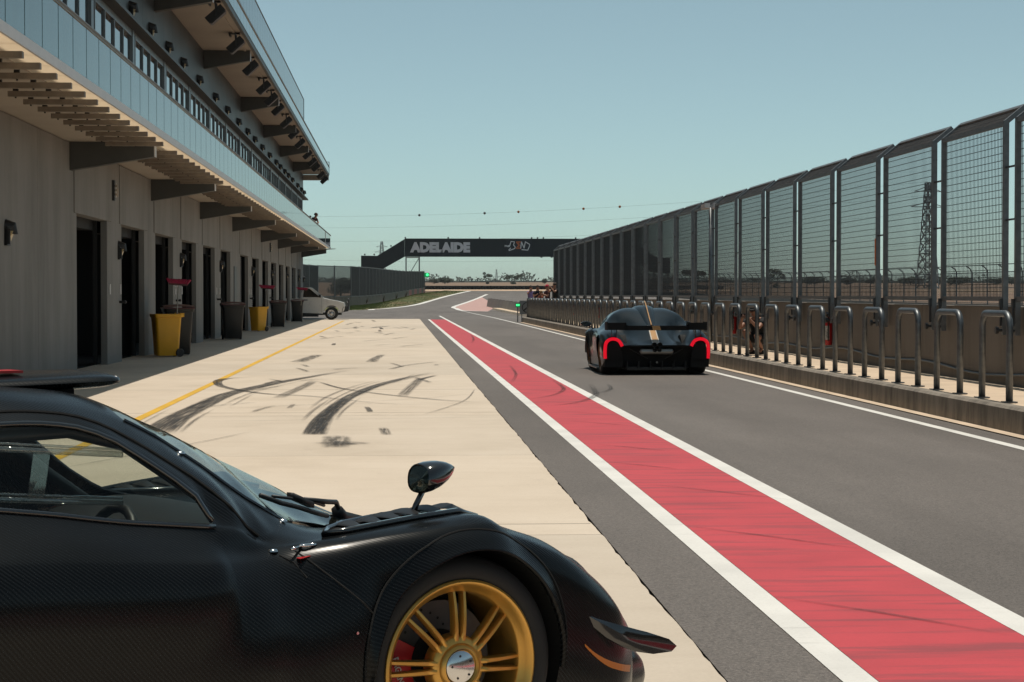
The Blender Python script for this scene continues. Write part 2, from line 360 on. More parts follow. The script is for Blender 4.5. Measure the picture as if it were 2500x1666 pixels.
# painted run-off island
isl = [(5.58,173.1),(7.46,165.9),(8.87,186.4),(11.24,235.2),(13.04,303.2),(13.51,323.5),(5.71,205.5)]
def poly_sheet(name, pts, zoff, m):
    mb = MB(); n = len(pts); cx = sum(p[0] for p in pts)/n; cy = sum(p[1] for p in pts)/n
    dense = []
    for i in range(n):
        a, b = pts[i], pts[(i+1) % n]
        for k in range(8): dense.append((a[0]+(b[0]-a[0])*k/8, a[1]+(b[1]-a[1])*k/8))
    vs_ = []; fs = []; rings = 6; d = len(dense)
    for r in range(1, rings+1):
        for p in dense:
            x = cx+(p[0]-cx)*r/rings; y = cy+(p[1]-cy)*r/rings; vs_.append((x, y, gz(y)+zoff))
    vs_.append((cx, cy, gz(cy)+zoff)); c = len(vs_)-1
    for i in range(d): fs.append((c, i, (i+1) % d))
    for r in range(rings-1):
        for i in range(d): fs.append((r*d+i, (r+1)*d+i, (r+1)*d+(i+1) % d, r*d+(i+1) % d))
    mb.add(vs_, fs); return struct(name, mb, m)
poly_sheet('painted_island', isl, -0.004, M['pink'])
bl = [(7.46,165.9),(5.58,173.1),(5.45,188),(5.71,205.5),(9.4,262),(13.51,323.5),(16,360)]
bl = [(p.x, p.y) for p in spline([(a,b,0) for a,b in bl], 5)]
strip('island_edge_line', [(x-0.16, y) for x, y in bl], [(x+0.16+y*0.0006, y) for x, y in bl], 0.001, M['white'])
# lane paint
def lane(name, xa, xb, y0, y1, m, z=-0.004):
    n = max(2, int((y1-y0)/12)+2); y = [y0+(y1-y0)*i/(n-1) for i in range(n)]
    return strip(name, [(xa, q) for q in y], [(xb, q) for q in y], z, m)
lane('red_lane_strip', 1.86, 2.745, -20, 117.5, M['red'])
lane('left_white_line', 1.72, 1.857, -20, 118.2, M['white'])
lane('right_white_line', 2.748, 2.90, -20, 137, M['white'])
ll = [(6.02,-20),(6.02,20),(6.0,60),(6.05,100),(5.98,133),(5.5,166),(5.3,175)]
ll = [(p.x, p.y) for p in spline([(a,b,0) for a,b in ll], 6)]
strip('lane_edge_line', ll, [(x+0.125, y) for x, y in ll], -0.004, M['white'])

# concrete apron in cast slabs, the cut edge against the asphalt a little chipped
joint = MB(); joint.box(-6.3, 1.35, -31, 121, -0.068, -0.045)
apron = struct('apron', joint, M['joint'])
y = -30.5
while y < 119:
    y1 = min(y+6.1, 120.3); step = 0.12 if y < 45 else 0.6; n = max(2, int((y1-y)/step)); ex = []; rnd = 0
    for i in range(n+1):
        rnd = rnd*0.7 + random.uniform(-0.004, 0.004); ex.append((1.262+rnd-(0.007 if random.random() < 0.10 else 0), y+0.005+(y1-y-0.01)*i/n))
    mb = MB(); top = [(-6.45, y1-0.005, 0), (-6.45, y+0.005, 0)] + [(a, b, 0) for a, b in ex]
    mb.prism([(a, b, -0.044) for a, b, c in top], (0, 0, 0.044)); mb.build('concrete_slab', M['apron'], apron)
    y += 6.1
for yy in (12.78, 24.98, 31.05):
    g = MB(); g.box(-6.2, 1.25, yy-.004, yy+.004, 0.0003, 0.0012); g.build('saw_cut', M['joint'], apron)
lane('yellow_line', -3.19, -3.07, -20, 112, M['yellow'], 0.004)

# skid marks on the apron and the lane
def skid(pts, w0, w1, m, parent, z=0.008, name='skid_mark', fade=(0.15, 0.15)):
    c = spline([(a, b, 0) for a, b in pts], 8); n = len(c); rows = []; L_ = 0; lens = []
    for i, p in enumerate(c):
        if i: L_ += (p - c[i-1]).length
        lens.append(L_)
    me_v = []; uvs = []; fd = []
    for i, p in enumerate(c):
        d = (c[min(i+1, n-1)] - c[max(i-1, 0)]).normalized(); nn = Vector((-d.y, d.x, 0)); t = lens[i]/L_; w = w0+(w1-w0)*t
        f = min(1, t/max(fade[0], 1e-3))*min(1, (1-t)/max(fade[1], 1e-3))
        for k in range(3):
            q = p + nn*(k-1)*w/2; me_v.append((q.x, q.y, z)); uvs.append((k/2, lens[i])); fd.append(f)
    fs = [(i*3+k, i*3+k+1, i*3+k+4, i*3+k+3) for i in range(n-1) for k in range(2)]
    mb = MB(); mb.add(me_v, [f[::-1] for f in fs]); me = mb.mesh(name)
    ul = me.uv_layers.new(name='UVMap'); at = me.attributes.new('fade', 'FLOAT', 'POINT')
    for lp_ in me.loops: ul.data[lp_.index].uv = uvs[lp_.vertex_index]
    for i, f in enumerate(fd): at.data[i].value = f
    return link(name, me, m, parent)
S1 = [(-2.62,21.2),(-2.68,23.7),(-2.66,26.0),(-2.54,29.9),(-2.04,33.5),(-1.56,36.0),(-1.0,38.8)]
S2 = [(-0.92,21.0),(-0.93,23.2),(-0.88,25.4),(-0.73,28.6),(-0.43,31.8),(0.02,34.7),(0.65,37.7)]
skid(S1, 0.42, 0.16, M['skid'], apron, fade=(0.05, 0.2)); skid(S2, 0.26, 0.14, M['skid'], apron, fade=(0.02, 0.2))
skid([(a+0.02, b) for a, b in S2[:4]], 0.30, 0.2, M['skid3'], apron, 0.0085, fade=(0.02, 0.5))
skid([(-2.64,35.6),(-3.0,35.2),(-3.12,34.4),(-3.05,33.3),(-2.85,32.06),(-2.4,30.6),(-1.93,29.6),(-1.26,28.9),(-0.1,26.8),(1.2,26.4)], 0.20, 0.05, M['skid'], apron, 0.009, fade=(0.08, 0.5))
skid([(-1.39,33.85),(-0.95,31.5),(-0.38,29.8),(0.39,28.15),(1.15,27.0)], 0.07, 0.07, M['skid'], apron, 0.0095)
skid([(0.03,28.6),(0.2,31.8),(0.42,35.5)], 0.20, 0.2, M['skid2'], apron, 0.010); skid([(-1.76,28.3),(-1.61,30.8),(-1.45,34.2)], 0.22, 0.2, M['skid2'], apron, 0.010)
skid([(-2.25,43.4),(-2.12,46),(-1.98,49)], 0.42, 0.30, M['skid3'], apron, 0.008); skid([(-0.62,43.2),(-0.55,46),(-0.4,49)], 0.3, 0.2, M['skid3'], apron, 0.008)
skid([(-0.19,39.3),(0.12,41.3)], 0.16, 0.12, M['skid2'], apron); skid([(-0.66,20.9),(-0.62,19.2)], 0.33, 0.3, M['skid3'], apron)
skid([(-0.7,20.0),(-0.42,19.6)], 0.5, 0.45, M['skid3'], apron, 0.0088); skid([(-0.18,22.1),(-0.13,20.9)], 0.13, 0.12, M['skid3'], apron)
for a in ([(-2.4,25.7),(-0.4,27.4),(1.2,29.5)], [(-2.6,24.1),(-1,24.2),(0.6,24.5)], [(-2.3,23.2),(-0.2,23.6),(1.2,23.8)], [(-1.9,26.4),(0.2,27.0),(1.2,26.6)],
          [(-3.0,38.5),(-1.2,39.6),(0.8,41.5)], [(-2.4,52),(-0.5,54),(1.1,58)], [(-1.6,21.5),(-2.2,19.3),(-2.9,17.0)], [(-1.2,30.5),(-0.2,33),(0.3,37)],
          [(-2.0,36.4),(-0.6,36.9),(1.1,37.4)], [(-1.7,33.0),(0.4,33.6),(1.1,33.9)], [(0.3,24.4),(0.9,27.5),(1.2,31)]):
    skid(a, 0.035, 0.03, M['skid2'], apron, 0.0105)
for S_ in (S1, S2):
    for q in range(7):
        o_ = random.uniform(-.35, .45); k0 = random.randrange(0, 4); skid([(p[0]+o_+random.uniform(-.03,.03), p[1]) for p in S_[k0:k0+random.choice([2,3,4])]], random.uniform(.02,.09), random.uniform(.02,.06), random.choice([M['skid2'], M['skid3']]), apron, 0.0120+random.random()*.001, fade=(.3,.4))
for i in range(44):     # small scuffs, thicker towards the far end
    y0 = random.choice([random.uniform(24, 42), random.uniform(55, 112), random.uniform(60, 105)]); x0 = random.uniform(-2.8, 0.8); dx = random.uniform(-0.5, 0.9); dy = random.uniform(0.6, 3.5)*y0/50
    skid([(x0, y0), (x0+dx*0.5, y0+dy*0.5+0.2), (x0+dx, y0+dy)], 0.05+y0*0.0016, 0.04+y0*0.0012, random.choice([M['skid2'], M['skid3'], M['skid']]), apron, 0.0110+i*0.00005)
lane_o = [o for o in COL.objects if o.name == 'pit_lane'][0]
mk = [([(1.3,26.2),(2.2,26.6),(2.9,29),(3.2,33)],.14), ([(1.3,27.4),(2.1,28.6),(2.6,31),(2.7,35)],.10), ([(1.88,33),(2.2,37),(2.35,42)],.08), ([(2.2,60),(2.5,66),(2.7,74)],.1), ([(2.95,29.5),(3.35,31),(3.5,33)],.10)]
for q in range(9):
    y0 = 9.5+q*2.6+random.uniform(-.8,.8); x0 = random.uniform(1.75, 2.0); L_ = random.uniform(0.6, 1.0); mk.append(([(x0, y0), (x0+L_*.5, y0-L_*.7+.06), (x0+L_, y0-L_*1.4)], random.uniform(.02,.07)))
for i, (a, w) in enumerate(mk):
    skid(a, w, w*0.8, M['skid2'], lane_o, 0.0005+i*0.0001, fade=(.4,.4))
for i in range(7):
    x0 = -6+i*2.2; skid([(x0, 150+i*2.2), (x0+3, 153+i*2), (x0+6, 155+i*2.6)], 0.8, 0.6, M['skid2'], [o for o in COL.objects if o.name == 'exit_road'][0], gz(156+i*2)+0.06)

# ------------------------------------------------------------------ far barrier, trees, pylons
mb = MB(); x = 6.0; k = 0
while x < 75:
    for zz in range(3):
        mb.lathe([(0.30,0),(0.36,0.05),(0.36,0.24),(0.30,0.29)], 8, 'z', (x, 451+random.uniform(-.1,.1), gz(451)-0.02+zz*0.28))
    mb.box(x-0.36, x+0.37, 451.2, 451.35, gz(451)-0.05, gz(451)+0.86); x += 0.73
tb = mb.build('tyre_barrier', M['tyrewall']); tag(tb, 'long low black tyre barrier across the end of the exit road', 'barrier')
def leafcloud(mb, clumps, leaf, n):
    for (c, r) in clumps:
        for i in range(n):
            while True:
                d = Vector((random.uniform(-1,1), random.uniform(-1,1), random.uniform(-1,1)))
                if 0.35 < d.length < 1: break
            p = Vector(c) + Vector((d.x*r[0], d.y*r[1], d.z*r[2])); a = Vector((random.gauss(0,1), random.gauss(0,1), random.gauss(0,1))).normalized(); b = a.orthogonal().normalized()
            s = leaf*random.uniform(0.5, 1.3); q = random.uniform(0.3, 0.6)
            mb.add([p-a*s, p+b*s*q, p+a*s, p-b*s*q], [(0,1,2,3)])
def tree(label, x, y, h, w, style, group=None):
    t = thing('gum_tree', label, 'tree', (x, y, gz(y)-0.1), 0, group); tr = MB(); cl = []
    if style == 'bush':
        tr.tube((0,0,0), (0,0,h*0.5), h*0.05, 6, h*0.02)
        for i in range(9):
            a = random.uniform(0, 6.28); q = random.uniform(0.1, 0.36)*w; cl.append(((math.cos(a)*q, math.sin(a)*q, h*random.uniform(0.32, 0.66)), (w*0.22, w*0.22, h*0.26)))
        cl.append(((0, 0, h*0.45), (w*0.36, w*0.36, h*0.4)))
    else:
        tr.tube((0,0,0), (0.06*h,0,h*0.45), h*0.025, 6, h*0.018)
        for i in range(5):
            a = i*1.26+random.uniform(-.4,.4); q = w*random.uniform(0.2, 0.42); zt = h*random.uniform(0.6, 0.9)
            tr.tube((0.06*h,0,h*0.42), (math.cos(a)*q, math.sin(a)*q, zt), h*0.014, 5, h*0.006)
            cl.append(((math.cos(a)*q, math.sin(a)*q, zt), (w*0.19, w*0.19, h*0.13)))
        if style == 'umbrella': cl.append(((0,0,h*0.8), (w*0.42, w*0.42, h*0.16)))
        cl.append(((0,0,h*0.10), (w*0.2, w*0.2, h*0.1)))
    tr.build('trunk', M['bark'], t, smooth=True); lf = MB(); leafcloud(lf, cl, 0.045*max(h, w), 170); lf.build('crown', M['leaf'], t); return t
def X(px, y): return (px-974)*y/4800
tree('dense dark round bush left under the bridge', X(1086,1000), 1000, 4.0, 8.5, 'bush'); tree('lower dark bush joined to the round bush left under the bridge', X(1060,1005), 1005, 3.2, 5.5, 'bush')
tree('gum tree with two round heads under the middle of the bridge', X(1190,990), 990, 6.0, 4.6, 'open'); tree('spreading gum tree with a flat top right of the small pylon', X(1253,990), 990, 5.0, 8, 'umbrella')
tree('wide flat-topped tree seen through the wire fence behind the bridge stair', X(1697,500), 500, 5.0, 7.5, 'umbrella'); tree('tree seen through the wire fence above the crouching person', X(1902,560), 560, 5.6, 5.5, 'open')
for px, y, h, w, l in ((1985,900,4.2,13,'low dark bush seen through the fence above the nearest extinguisher'), (2077,880,3.8,9,'low bush seen through the fence beside the orange post marker'), (2150,905,3.2,9,'small bush seen through the fence right of the orange post marker'),
                    (2237,860,4.2,13,'wide bush seen through the fence at the foot of the tall pylon'), (2310,870,4.6,5,'upright bush seen through the fence just right of the tall pylon'), (2358,850,4.0,11,'broad bush seen through the last whole fence panel'),
                    (2450,850,3.6,9,'bush seen through the gap before the rightmost fence panel'), (2492,840,4.2,8,'bush at the right edge seen through the rightmost fence panel'), (1330,1050,3.4,3.4,'small lone bush on the skyline above the waiting group'),
                    (1010,1150,4.0,9,'dark bush on the skyline above the far green light')):
    tree(l, X(px, y), y, h, w, 'bush', 'bushes on the skyline')
# tree beyond the left fence, and its bare neighbours
tree('dark spreading tree seen through the left fence by the parked vehicle', X(833, 330), 330, 3.6, 5.4, 'bush')
mb = MB(); cl = []
for i in range(330):
    xx = random.uniform(-700, 2300); hh = random.choice([4, 6, 7, 9])*random.uniform(0.7, 1.2)*(1+0.25*math.sin(xx*0.013)); cl.append(((xx, 2300+random.uniform(-60, 60), 10.6+hh*0.5+5), (random.uniform(9, 24), 8, hh*0.62)))
leafcloud(mb, cl, 2.1, 42); mb.box(-800, 2400, 2325, 2340, 8, 17.5)
tag(mb.build('far_wood', M['leaf']), 'far line of trees along the whole horizon', 'woodland', kind='stuff')
def pylon(label, x, y, h, wb, arms, base=None):
    t = thing('lattice_pylon', label, 'pylon', (x, y, (gz(y) if base is None else base)), 0.3, 'power pylons'); mb = MB(); am = MB(); n = 9; r = h*0.0042
    for i in range(n):
        z0, z1 = h*i/n, h*(i+1)/n; w0, w1 = [wb/2*(1-0.78*q/h) for q in (z0, z1)]
        cs0 = [(-w0,-w0,z0),(w0,-w0,z0),(w0,w0,z0),(-w0,w0,z0)]; cs1 = [(-w1,-w1,z1),(w1,-w1,z1),(w1,w1,z1),(-w1,w1,z1)]
        for k in range(4):
            mb.tube(cs0[k], cs1[k], r*1.3, 4); mb.tube(cs0[k], cs1[(k+1) % 4], r, 4); mb.tube(cs1[k], cs1[(k+1) % 4], r, 4); mb.tube(cs0[(k+1) % 4], cs1[k], r, 4)
    mb.build('lattice', M['grey'], t)
    for z, l in arms:
        am.tube((-l,0,z), (l,0,z), r*1.2, 4); am.tube((-l,0,z), (0,0,z+h*0.05), r, 4); am.tube((l,0,z), (0,0,z+h*0.05), r, 4)
    am.build('cross_arm', M['grey'], t); return t
pylon('tall lattice pylon behind the fence on the right', 136, 500, 27.3, 4.2, ((25,4),(21,5)))
pylon('lattice pylon whose head rises above the left bridge stair', -13, 1500, 31, 6, ((27,4.5),(23,5.5),(19,4.5)))
pylon('small distant pylon under the middle of the bridge', X(1212,3000), 3000, 29, 5, ((18,7),), 10.6)
def wire(label, a, b, sag, r, balls=()):
    t = thing('power_line', label, 'power line', (0,0,0), 0, 'power lines'); pts = []
    for i in range(41):
        q = i/40; p = Vector(a).lerp(Vector(b), q); p.z -= 4*sag*q*(1-q); pts.append(p)
    mb = MB(); mb.path(pts, r, 4); mb.build('cable', M['dark'], t)
    for q in balls:
        p = Vector(a).lerp(Vector(b), q); p.z -= 4*sag*q*(1-q); m2 = MB(); m2.lathe([(0.001,-.4),(.28,-.28),(.4,0),(.28,.28),(.001,.4)], 8, 'z', p); m2.build('marker_ball', M['rust'] if q > 0.6 else M['dark'], t, smooth=True)
M['rust'] = mat('orange marker', (0.30, 0.10, 0.02), 0.6)
A0, B0 = (-140, 720, 33.5), (136, 500, 30.5)
wire('topmost power line, strung with dark marker balls', A0, B0, 6.2, 0.022, (0.35, 0.405, 0.53, 0.60, 0.635, 0.70, 0.735))
wire('power line just above the bridge deck', (-140, 720, 29.5), (136, 500, 27), 6.0, 0.022)
wire('power line passing behind the bridge deck', (-140, 720, 24.5), (136, 500, 22.5), 5.5, 0.020)
wire('lowest power line, under the bridge deck', (-140, 740, 20.5), (150, 520, 15.5), 6.0, 0.020)
# ================================================================== pit building on the left
WX = -6.20                                     # face of the concrete wall
bld = thing('pit_building', 'long concrete pit building with garage doors, glass balconies and dark upper storey', 'building', (-6.2, 60, 0))
OFF = Vector((6.2, -60, 0))
def bp(mb, name, m, parent=None, **k):
    """link a part of the building: its mesh is written in world coordinates"""
    mb.v = [tuple(Vector(p) + OFF) for p in mb.v]; return mb.build(name, m, parent or bld, **k)
B0Y, B1Y = 8.0, 128.0
doors = [(14.2, 18.15), (20.3, 24.25), (26.3, 30.2)] + [(38.35+6.13*i, 42.3+6.13*i) for i in range(6)] + [(77.5+6.2*i, 81.5+6.2*i) for i in range(8)]
DT = 3.06; SZ = 4.38
edges = [B0Y] + [e for d in doors for e in d] + [B1Y]
def pier(y0, y1):
    n = 2 if y1-y0 > 4 else 1
    for i in range(n):
        a = y0+(y1-y0)*i/n+0.006; b = y0+(y1-y0)*(i+1)/n-0.006
        mb = MB(); mb.box(WX-0.14, WX, a, b, -0.04, SZ-0.012); bp(mb, 'wall_panel', M['wall'], bevel=0.008)
for i in range(0, len(edges), 2): pier(edges[i], edges[i+1])
for i, (a, b) in enumerate(doors):
    mb = MB(); mb.box(WX-0.24, WX+0.025, a-0.34, b+0.55, DT, SZ-0.016); bp(mb, 'lintel_panel', M['wall'], bevel=0.012)
    if i < 9 or i == 15:     # open garages
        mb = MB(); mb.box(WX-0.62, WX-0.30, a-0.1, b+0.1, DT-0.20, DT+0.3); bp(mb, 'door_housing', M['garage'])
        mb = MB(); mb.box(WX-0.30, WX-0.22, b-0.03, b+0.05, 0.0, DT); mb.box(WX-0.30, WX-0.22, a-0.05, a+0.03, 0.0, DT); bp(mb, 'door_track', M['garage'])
    else:
        rows = []; z = 0.01
        while z < DT:
            rows.append([(WX-0.30, a, z), (WX-0.30, b, z)]); rows.append([(WX-0.255, a, z+0.045), (WX-0.255, b, z+0.045)]); z += 0.09
        mb = MB(); mb.grid(rows, flip=True); bp(mb, 'roller_shutter', M['shutter'])
# dark garages behind the doors
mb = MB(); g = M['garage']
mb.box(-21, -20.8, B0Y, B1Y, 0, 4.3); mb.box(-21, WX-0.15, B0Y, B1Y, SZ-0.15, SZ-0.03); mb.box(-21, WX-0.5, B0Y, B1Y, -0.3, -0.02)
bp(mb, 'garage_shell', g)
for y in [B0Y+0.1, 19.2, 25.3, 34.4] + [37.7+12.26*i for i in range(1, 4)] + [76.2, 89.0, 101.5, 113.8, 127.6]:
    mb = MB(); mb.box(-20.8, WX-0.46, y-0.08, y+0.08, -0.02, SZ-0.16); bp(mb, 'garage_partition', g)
# narrow staff door in the wide pier
mb = MB(); mb.box(WX+0.002, WX+0.03, 74.4, 75.7, 0.01, 2.55); bp(mb, 'staff_door', M['steel'])
# ---- first balcony
FX = -4.30
mb = MB(); mb.box(-21, -4.80, B0Y, B1Y-0.3, SZ, SZ+0.08); bp(mb, 'balcony_slab', M['soffit'])
mb = MB(); mb.box(FX-0.03, FX, B0Y, 125.2, SZ-0.03, SZ+0.10); bp(mb, 'balcony_fascia', M['fascia'])
def transl(name, col):
    m, n, p, L = newmat(name); n.nodes.remove(p); t = n.nodes.new('ShaderNodeBsdfTranslucent'); t.inputs[0].default_value = (*col, 1)
    d = n.nodes.new('ShaderNodeBsdfDiffuse'); d.inputs[0].default_value = (*col, 1); mx = n.nodes.new('ShaderNodeMixShader'); mx.inputs[0].default_value = 0.35
    L.new(t.outputs[0], mx.inputs[1]); L.new(d.outputs[0], mx.inputs[2]); L.new(mx.outputs[0], n.nodes['Material Output'].inputs[0]); return m
M['added_light_strip'] = transl('added translucent light strip', (0.88, 0.80, 0.68))  # strip added between slab and fascia so sunlight through it gives bright soffit patches
PITCH = 1.127; brk = [10.0, 22.0, 37.7, 49.9, 62.05, 74.0, 89.1, 101.6, 113.6, 125.6]
pane_me = MB(); pane_me.box(-0.006, 0.006, -PITCH/2+0.022, PITCH/2-0.022, 0, 0.71); pane_me = pane_me.mesh('balustrade_pane'); pane_me.materials.append(M['balu'])
slat_me = MB(); slat_me.box(-1.05, 0, -0.055, 0.055, 0, 0.075); slat_me = slat_me.mesh('soffit_slat'); slat_me.materials.append(M['slat'])
light_strip_me = MB(); light_strip_me.box(-0.46, 0, -PITCH/2+0.01, PITCH/2-0.01, 0, 0.012); light_strip_me = light_strip_me.mesh('added_light_strip'); light_strip_me.materials.append(M['added_light_strip'])
hang_me = MB()
for xx in (-0.95, -0.50): hang_me.box(xx-0.035, xx+0.035, -0.03, 0.03, 0.075, 0.15); hang_me.tube((xx,0,-0.02), (xx,0,0.0), 0.014, 6)
hang_me = hang_me.mesh('hanger'); hang_me.materials.append(M['black'])
y = 9.0; i = 0
while y < 124.8:
    link('balustrade_pane', pane_me, None, bld, loc=Vector((FX-0.02, y, SZ+0.11))+OFF)
    link('added_light_strip', light_strip_me, None, bld, loc=Vector((FX-0.035, y, SZ+0.02))+OFF)
    if min(abs(y+PITCH/2-b) for b in brk) > 0.25 and y < 118:
        s = link('soffit_slat', slat_me, None, bld, loc=Vector((FX-0.035, y+PITCH/2, SZ-0.15))+OFF)
        if y < 62: link('hanger', hang_me, None, s)
    y += PITCH; i += 1
mb = MB(); mb.tube((FX-0.02, B0Y, 5.225), (FX-0.02, 125.1, 5.225), 0.032, 8); mb.box(FX-0.04, FX, B0Y, 125.1, 5.185, 5.2); bp(mb, 'handrail', M['rail'], smooth=False)
mb = MB(); mb.tube((FX-0.02, 125.1, 5.225), (-6.2, 125.1, 5.225), 0.03, 8); bp(mb, 'handrail', M['rail'])
mb = MB(); mb.box(-6.1, FX-0.04, 125.09, 125.11, SZ+0.09, 5.18); bp(mb, 'end_pane', M['balu'])
mb = MB(); mb.box(FX-0.05, FX+0.005, 116.1, 116.17, SZ+0.1, 5.2); bp(mb, 'baluster_post', M['fascia'])
mb = MB(); mb.prism([(-6.2,125.25,SZ), (FX+0.28,125.25,SZ+0.02), (-6.2,125.25,SZ-0.16)], (0,1.3,0)); bp(mb, 'end_canopy', M['soffit'])
def bracket(y, x0, x1, z, d0, d1, nm):
    mb = MB(); w = 0.13
    for s in (-1, 1):
        q = y + s*w
        mb.prism([(x0, q, z), (x1, q, z), (x1, q, z-d1), (x0, q, z-d0)], (0, -s*0.012, 0))
    mb.prism([(x0, y-w, z-d0), (x1, y-w, z-d1), (x1, y-w, z-d1-0.016), (x0, y-w, z-d0-0.016)], (0, 2*w, 0))
    o = bp(mb, nm, M['steel'])
    e = MB(); e.box(x1, x1+0.018, y-w, y+w, z-d1-0.016, z-0.004); bp(e, 'end_plate', M['fascia'], o)
for y in brk: bracket(y, WX, -4.62, SZ-0.002, 0.52, 0.26, 'canopy_bracket')
# ---- upper storey
UX = -6.10; UZ = 9.09; EY = 126.3
mb = MB(); mb.box(-21, UX-0.02, B0Y, EY-0.1, 4.465, 9.5); bp(mb, 'upper_core', M['dark'])
clad = MB(); clad.box(0, 0.045, -1.024, 1.024, 0, 1.50); clad = clad.mesh('cladding_panel'); clad.materials.append(M['clad'])
y = B0Y+1.03
while y < EY-0.9:
    link('cladding_panel', clad, None, bld, loc=Vector((UX, y, 7.58))+OFF); y += 2.06
mb = MB(); mb.box(UX, UX+0.33, B0Y, EY, 7.50, 7.572); bp(mb, 'sun_shade', M['steel'])
mb = MB(); mb.box(UX, UX+0.05, B0Y, EY, 4.47, 5.05); bp(mb, 'upstand', M['clad'])
wf = MB(); PW_ = 1.36; z0, z1 = 5.06, 7.40
for k in range(5):
    yy = -3.0 + 0.28 + k*PW_; wf.box(0, 0.07, yy-0.035, yy+0.035, z0, z1)
wf.box(0, 0.09, 2.72-0.02, 3.0, z0, z1+0.09); wf.box(0, 0.068, -2.75, 2.72, z1-0.06, z1+0.09); wf.box(0, 0.068, -2.75, 2.72, z0, z0+0.06); wf.box(0, 0.066, -2.75, 2.72, 6.62, 6.68)
wf = wf.mesh('window_frame'); wf.materials.append(M['grey'])
wp = [MB(), MB()]; wp[0].box(0.02, 0.03, -PW_/2+0.04, PW_/2-0.04, z0+0.07, 6.61); wp[1].box(0.02, 0.03, -PW_/2+0.04, PW_/2-0.04, 6.69, z1-0.07)
wp = [m_.mesh('window_pane') for m_ in wp]
for m_ in wp: m_.materials.append(M['winglass'])
y = 12.3
while y < 125:
    fr = link('window_frame', wf, None, bld, loc=Vector((UX, y, 0))+OFF)
    for k in range(4):
        for m_ in wp: link('window_pane', m_, None, fr, loc=(0, -3.0+0.28+(k+0.5)*PW_, 0))
    y += 6.02
# soffit, parapet glass and roof screen
GX = -4.44
mb = MB(); mb.box(-21, GX-0.10, B0Y, EY-1, UZ, UZ+0.22); bp(mb, 'roof_slab', M['soffit'])
mb = MB(); mb.box(GX-0.10, GX-0.01, B0Y, EY, UZ-0.05, UZ+0.16); bp(mb, 'roof_edge', M['steel'])
mb = MB(); mb.box(UX-0.4, GX-0.02, EY-0.9, EY-0.05, UZ-0.32, UZ-0.01); bp(mb, 'roof_end_beam', M['soffit'])
mb = MB(); mb.box(GX-0.36, GX-0.30, B0Y, EY-1, UZ-0.03, UZ-0.005); bp(mb, 'soffit_trim', M['soffit'])
pl = MB(); pl.box(-0.006, 0.006, -PITCH/2+0.012, PITCH/2-0.012, 0, 0.46); pl = pl.mesh('parapet_pane'); pl.materials.append(M['balu'])
pu = MB(); pu.box(-0.006, 0.006, -PITCH/2+0.012, PITCH/2-0.012, 0, 0.93); pu = pu.mesh('screen_pane'); pu.materials.append(M['balu2'])
y = 9.0
while y < 126:
    link('parapet_pane', pl, None, bld, loc=Vector((GX, y, UZ+0.09))+OFF)
    if y < 92.6:
        link('screen_pane', pu, None, bld, loc=Vector((GX, y, 9.66))+OFF)
    y += PITCH
mb = MB(); mb.box(GX-0.03, GX+0.03, B0Y, EY, 9.59, 9.64); bp(mb, 'parapet_rail', M['rail'])
mb = MB(); mb.box(GX-0.02, GX+0.02, B0Y, 92.7, 10.6, 10.63); mb.box(GX-0.02, GX+0.02, 92.66, 92.7, 9.64, 10.6); bp(mb, 'screen_cap', M['dark'])
mb = MB(); mb.box(GX-0.02, GX+0.02, 126.1, 126.14, UZ, 9.95); mb.box(GX-0.3, GX+0.02, 126.1, 126.14, 9.92, 9.95); bp(mb, 'baluster_post', M['dark'])
for y in (25.0, 37.3, 49.5, 61.9, 76.4, 89.0, 101.3, 113.5): bracket(y, UX+0.046, -4.62, UZ-0.002, 0.55, 0.30, 'roof_bracket')
# bulkhead lamps on both walls
def lamp_mesh():
    hood = MB(); rows = []
    for i in range(7):
        a = math.pi*i/6; rows.append([(0, -0.13*math.cos(a), 0.10+0.12*math.sin(a)), (0.10+0.06*math.sin(a), -0.11*math.cos(a)*0.8, 0.06+0.10*math.sin(a)), (0.17*math.sin(a)+0.02, -0.10*math.cos(a)*0.7, -0.02)])
    hood.grid(rows); hood.box(0, 0.05, -0.13, 0.13, -0.20, 0.10); hood.box(0.0, 0.09, -0.13, -0.06, -0.18, 0.06)
    lens = MB(); lens.add([(0.05,-0.10,-0.16),(0.05,0.10,-0.16),(0.13,0.07,0.03),(0.13,-0.07,0.03),(0.05,-0.10,0.03),(0.05,0.10,0.03)], [(0,1,2,3),(0,3,4),(1,5,2)])
    a = hood.mesh('bulkhead_lamp'); a.materials.append(M['black']); b = lens.mesh('lens'); b.materials.append(M['lens']); return a, b
LA, LB = lamp_mesh()
def wall_lamp(x, y, z, k=1.0):
    o = link('bulkhead_lamp', LA, None, bld, loc=Vector((x, y, z))+OFF); o.scale = (k, k, k); link('lens', LB, None, o)
for y in (31.5, 44.0, 56.3, 68.7, 83.4, 96.0, 108.6, 121.3, 127.7): wall_lamp(WX, y, 2.47)
for y in (44.9,48.4,51.9,55.4,59.8,65,69.5,74.3,78.7,82.6,87.1,92,96.9,100.2,104.1,107.6,111.6,117.3,121.9,125.3): wall_lamp(UX+0.045, y, 7.88, 1.1)
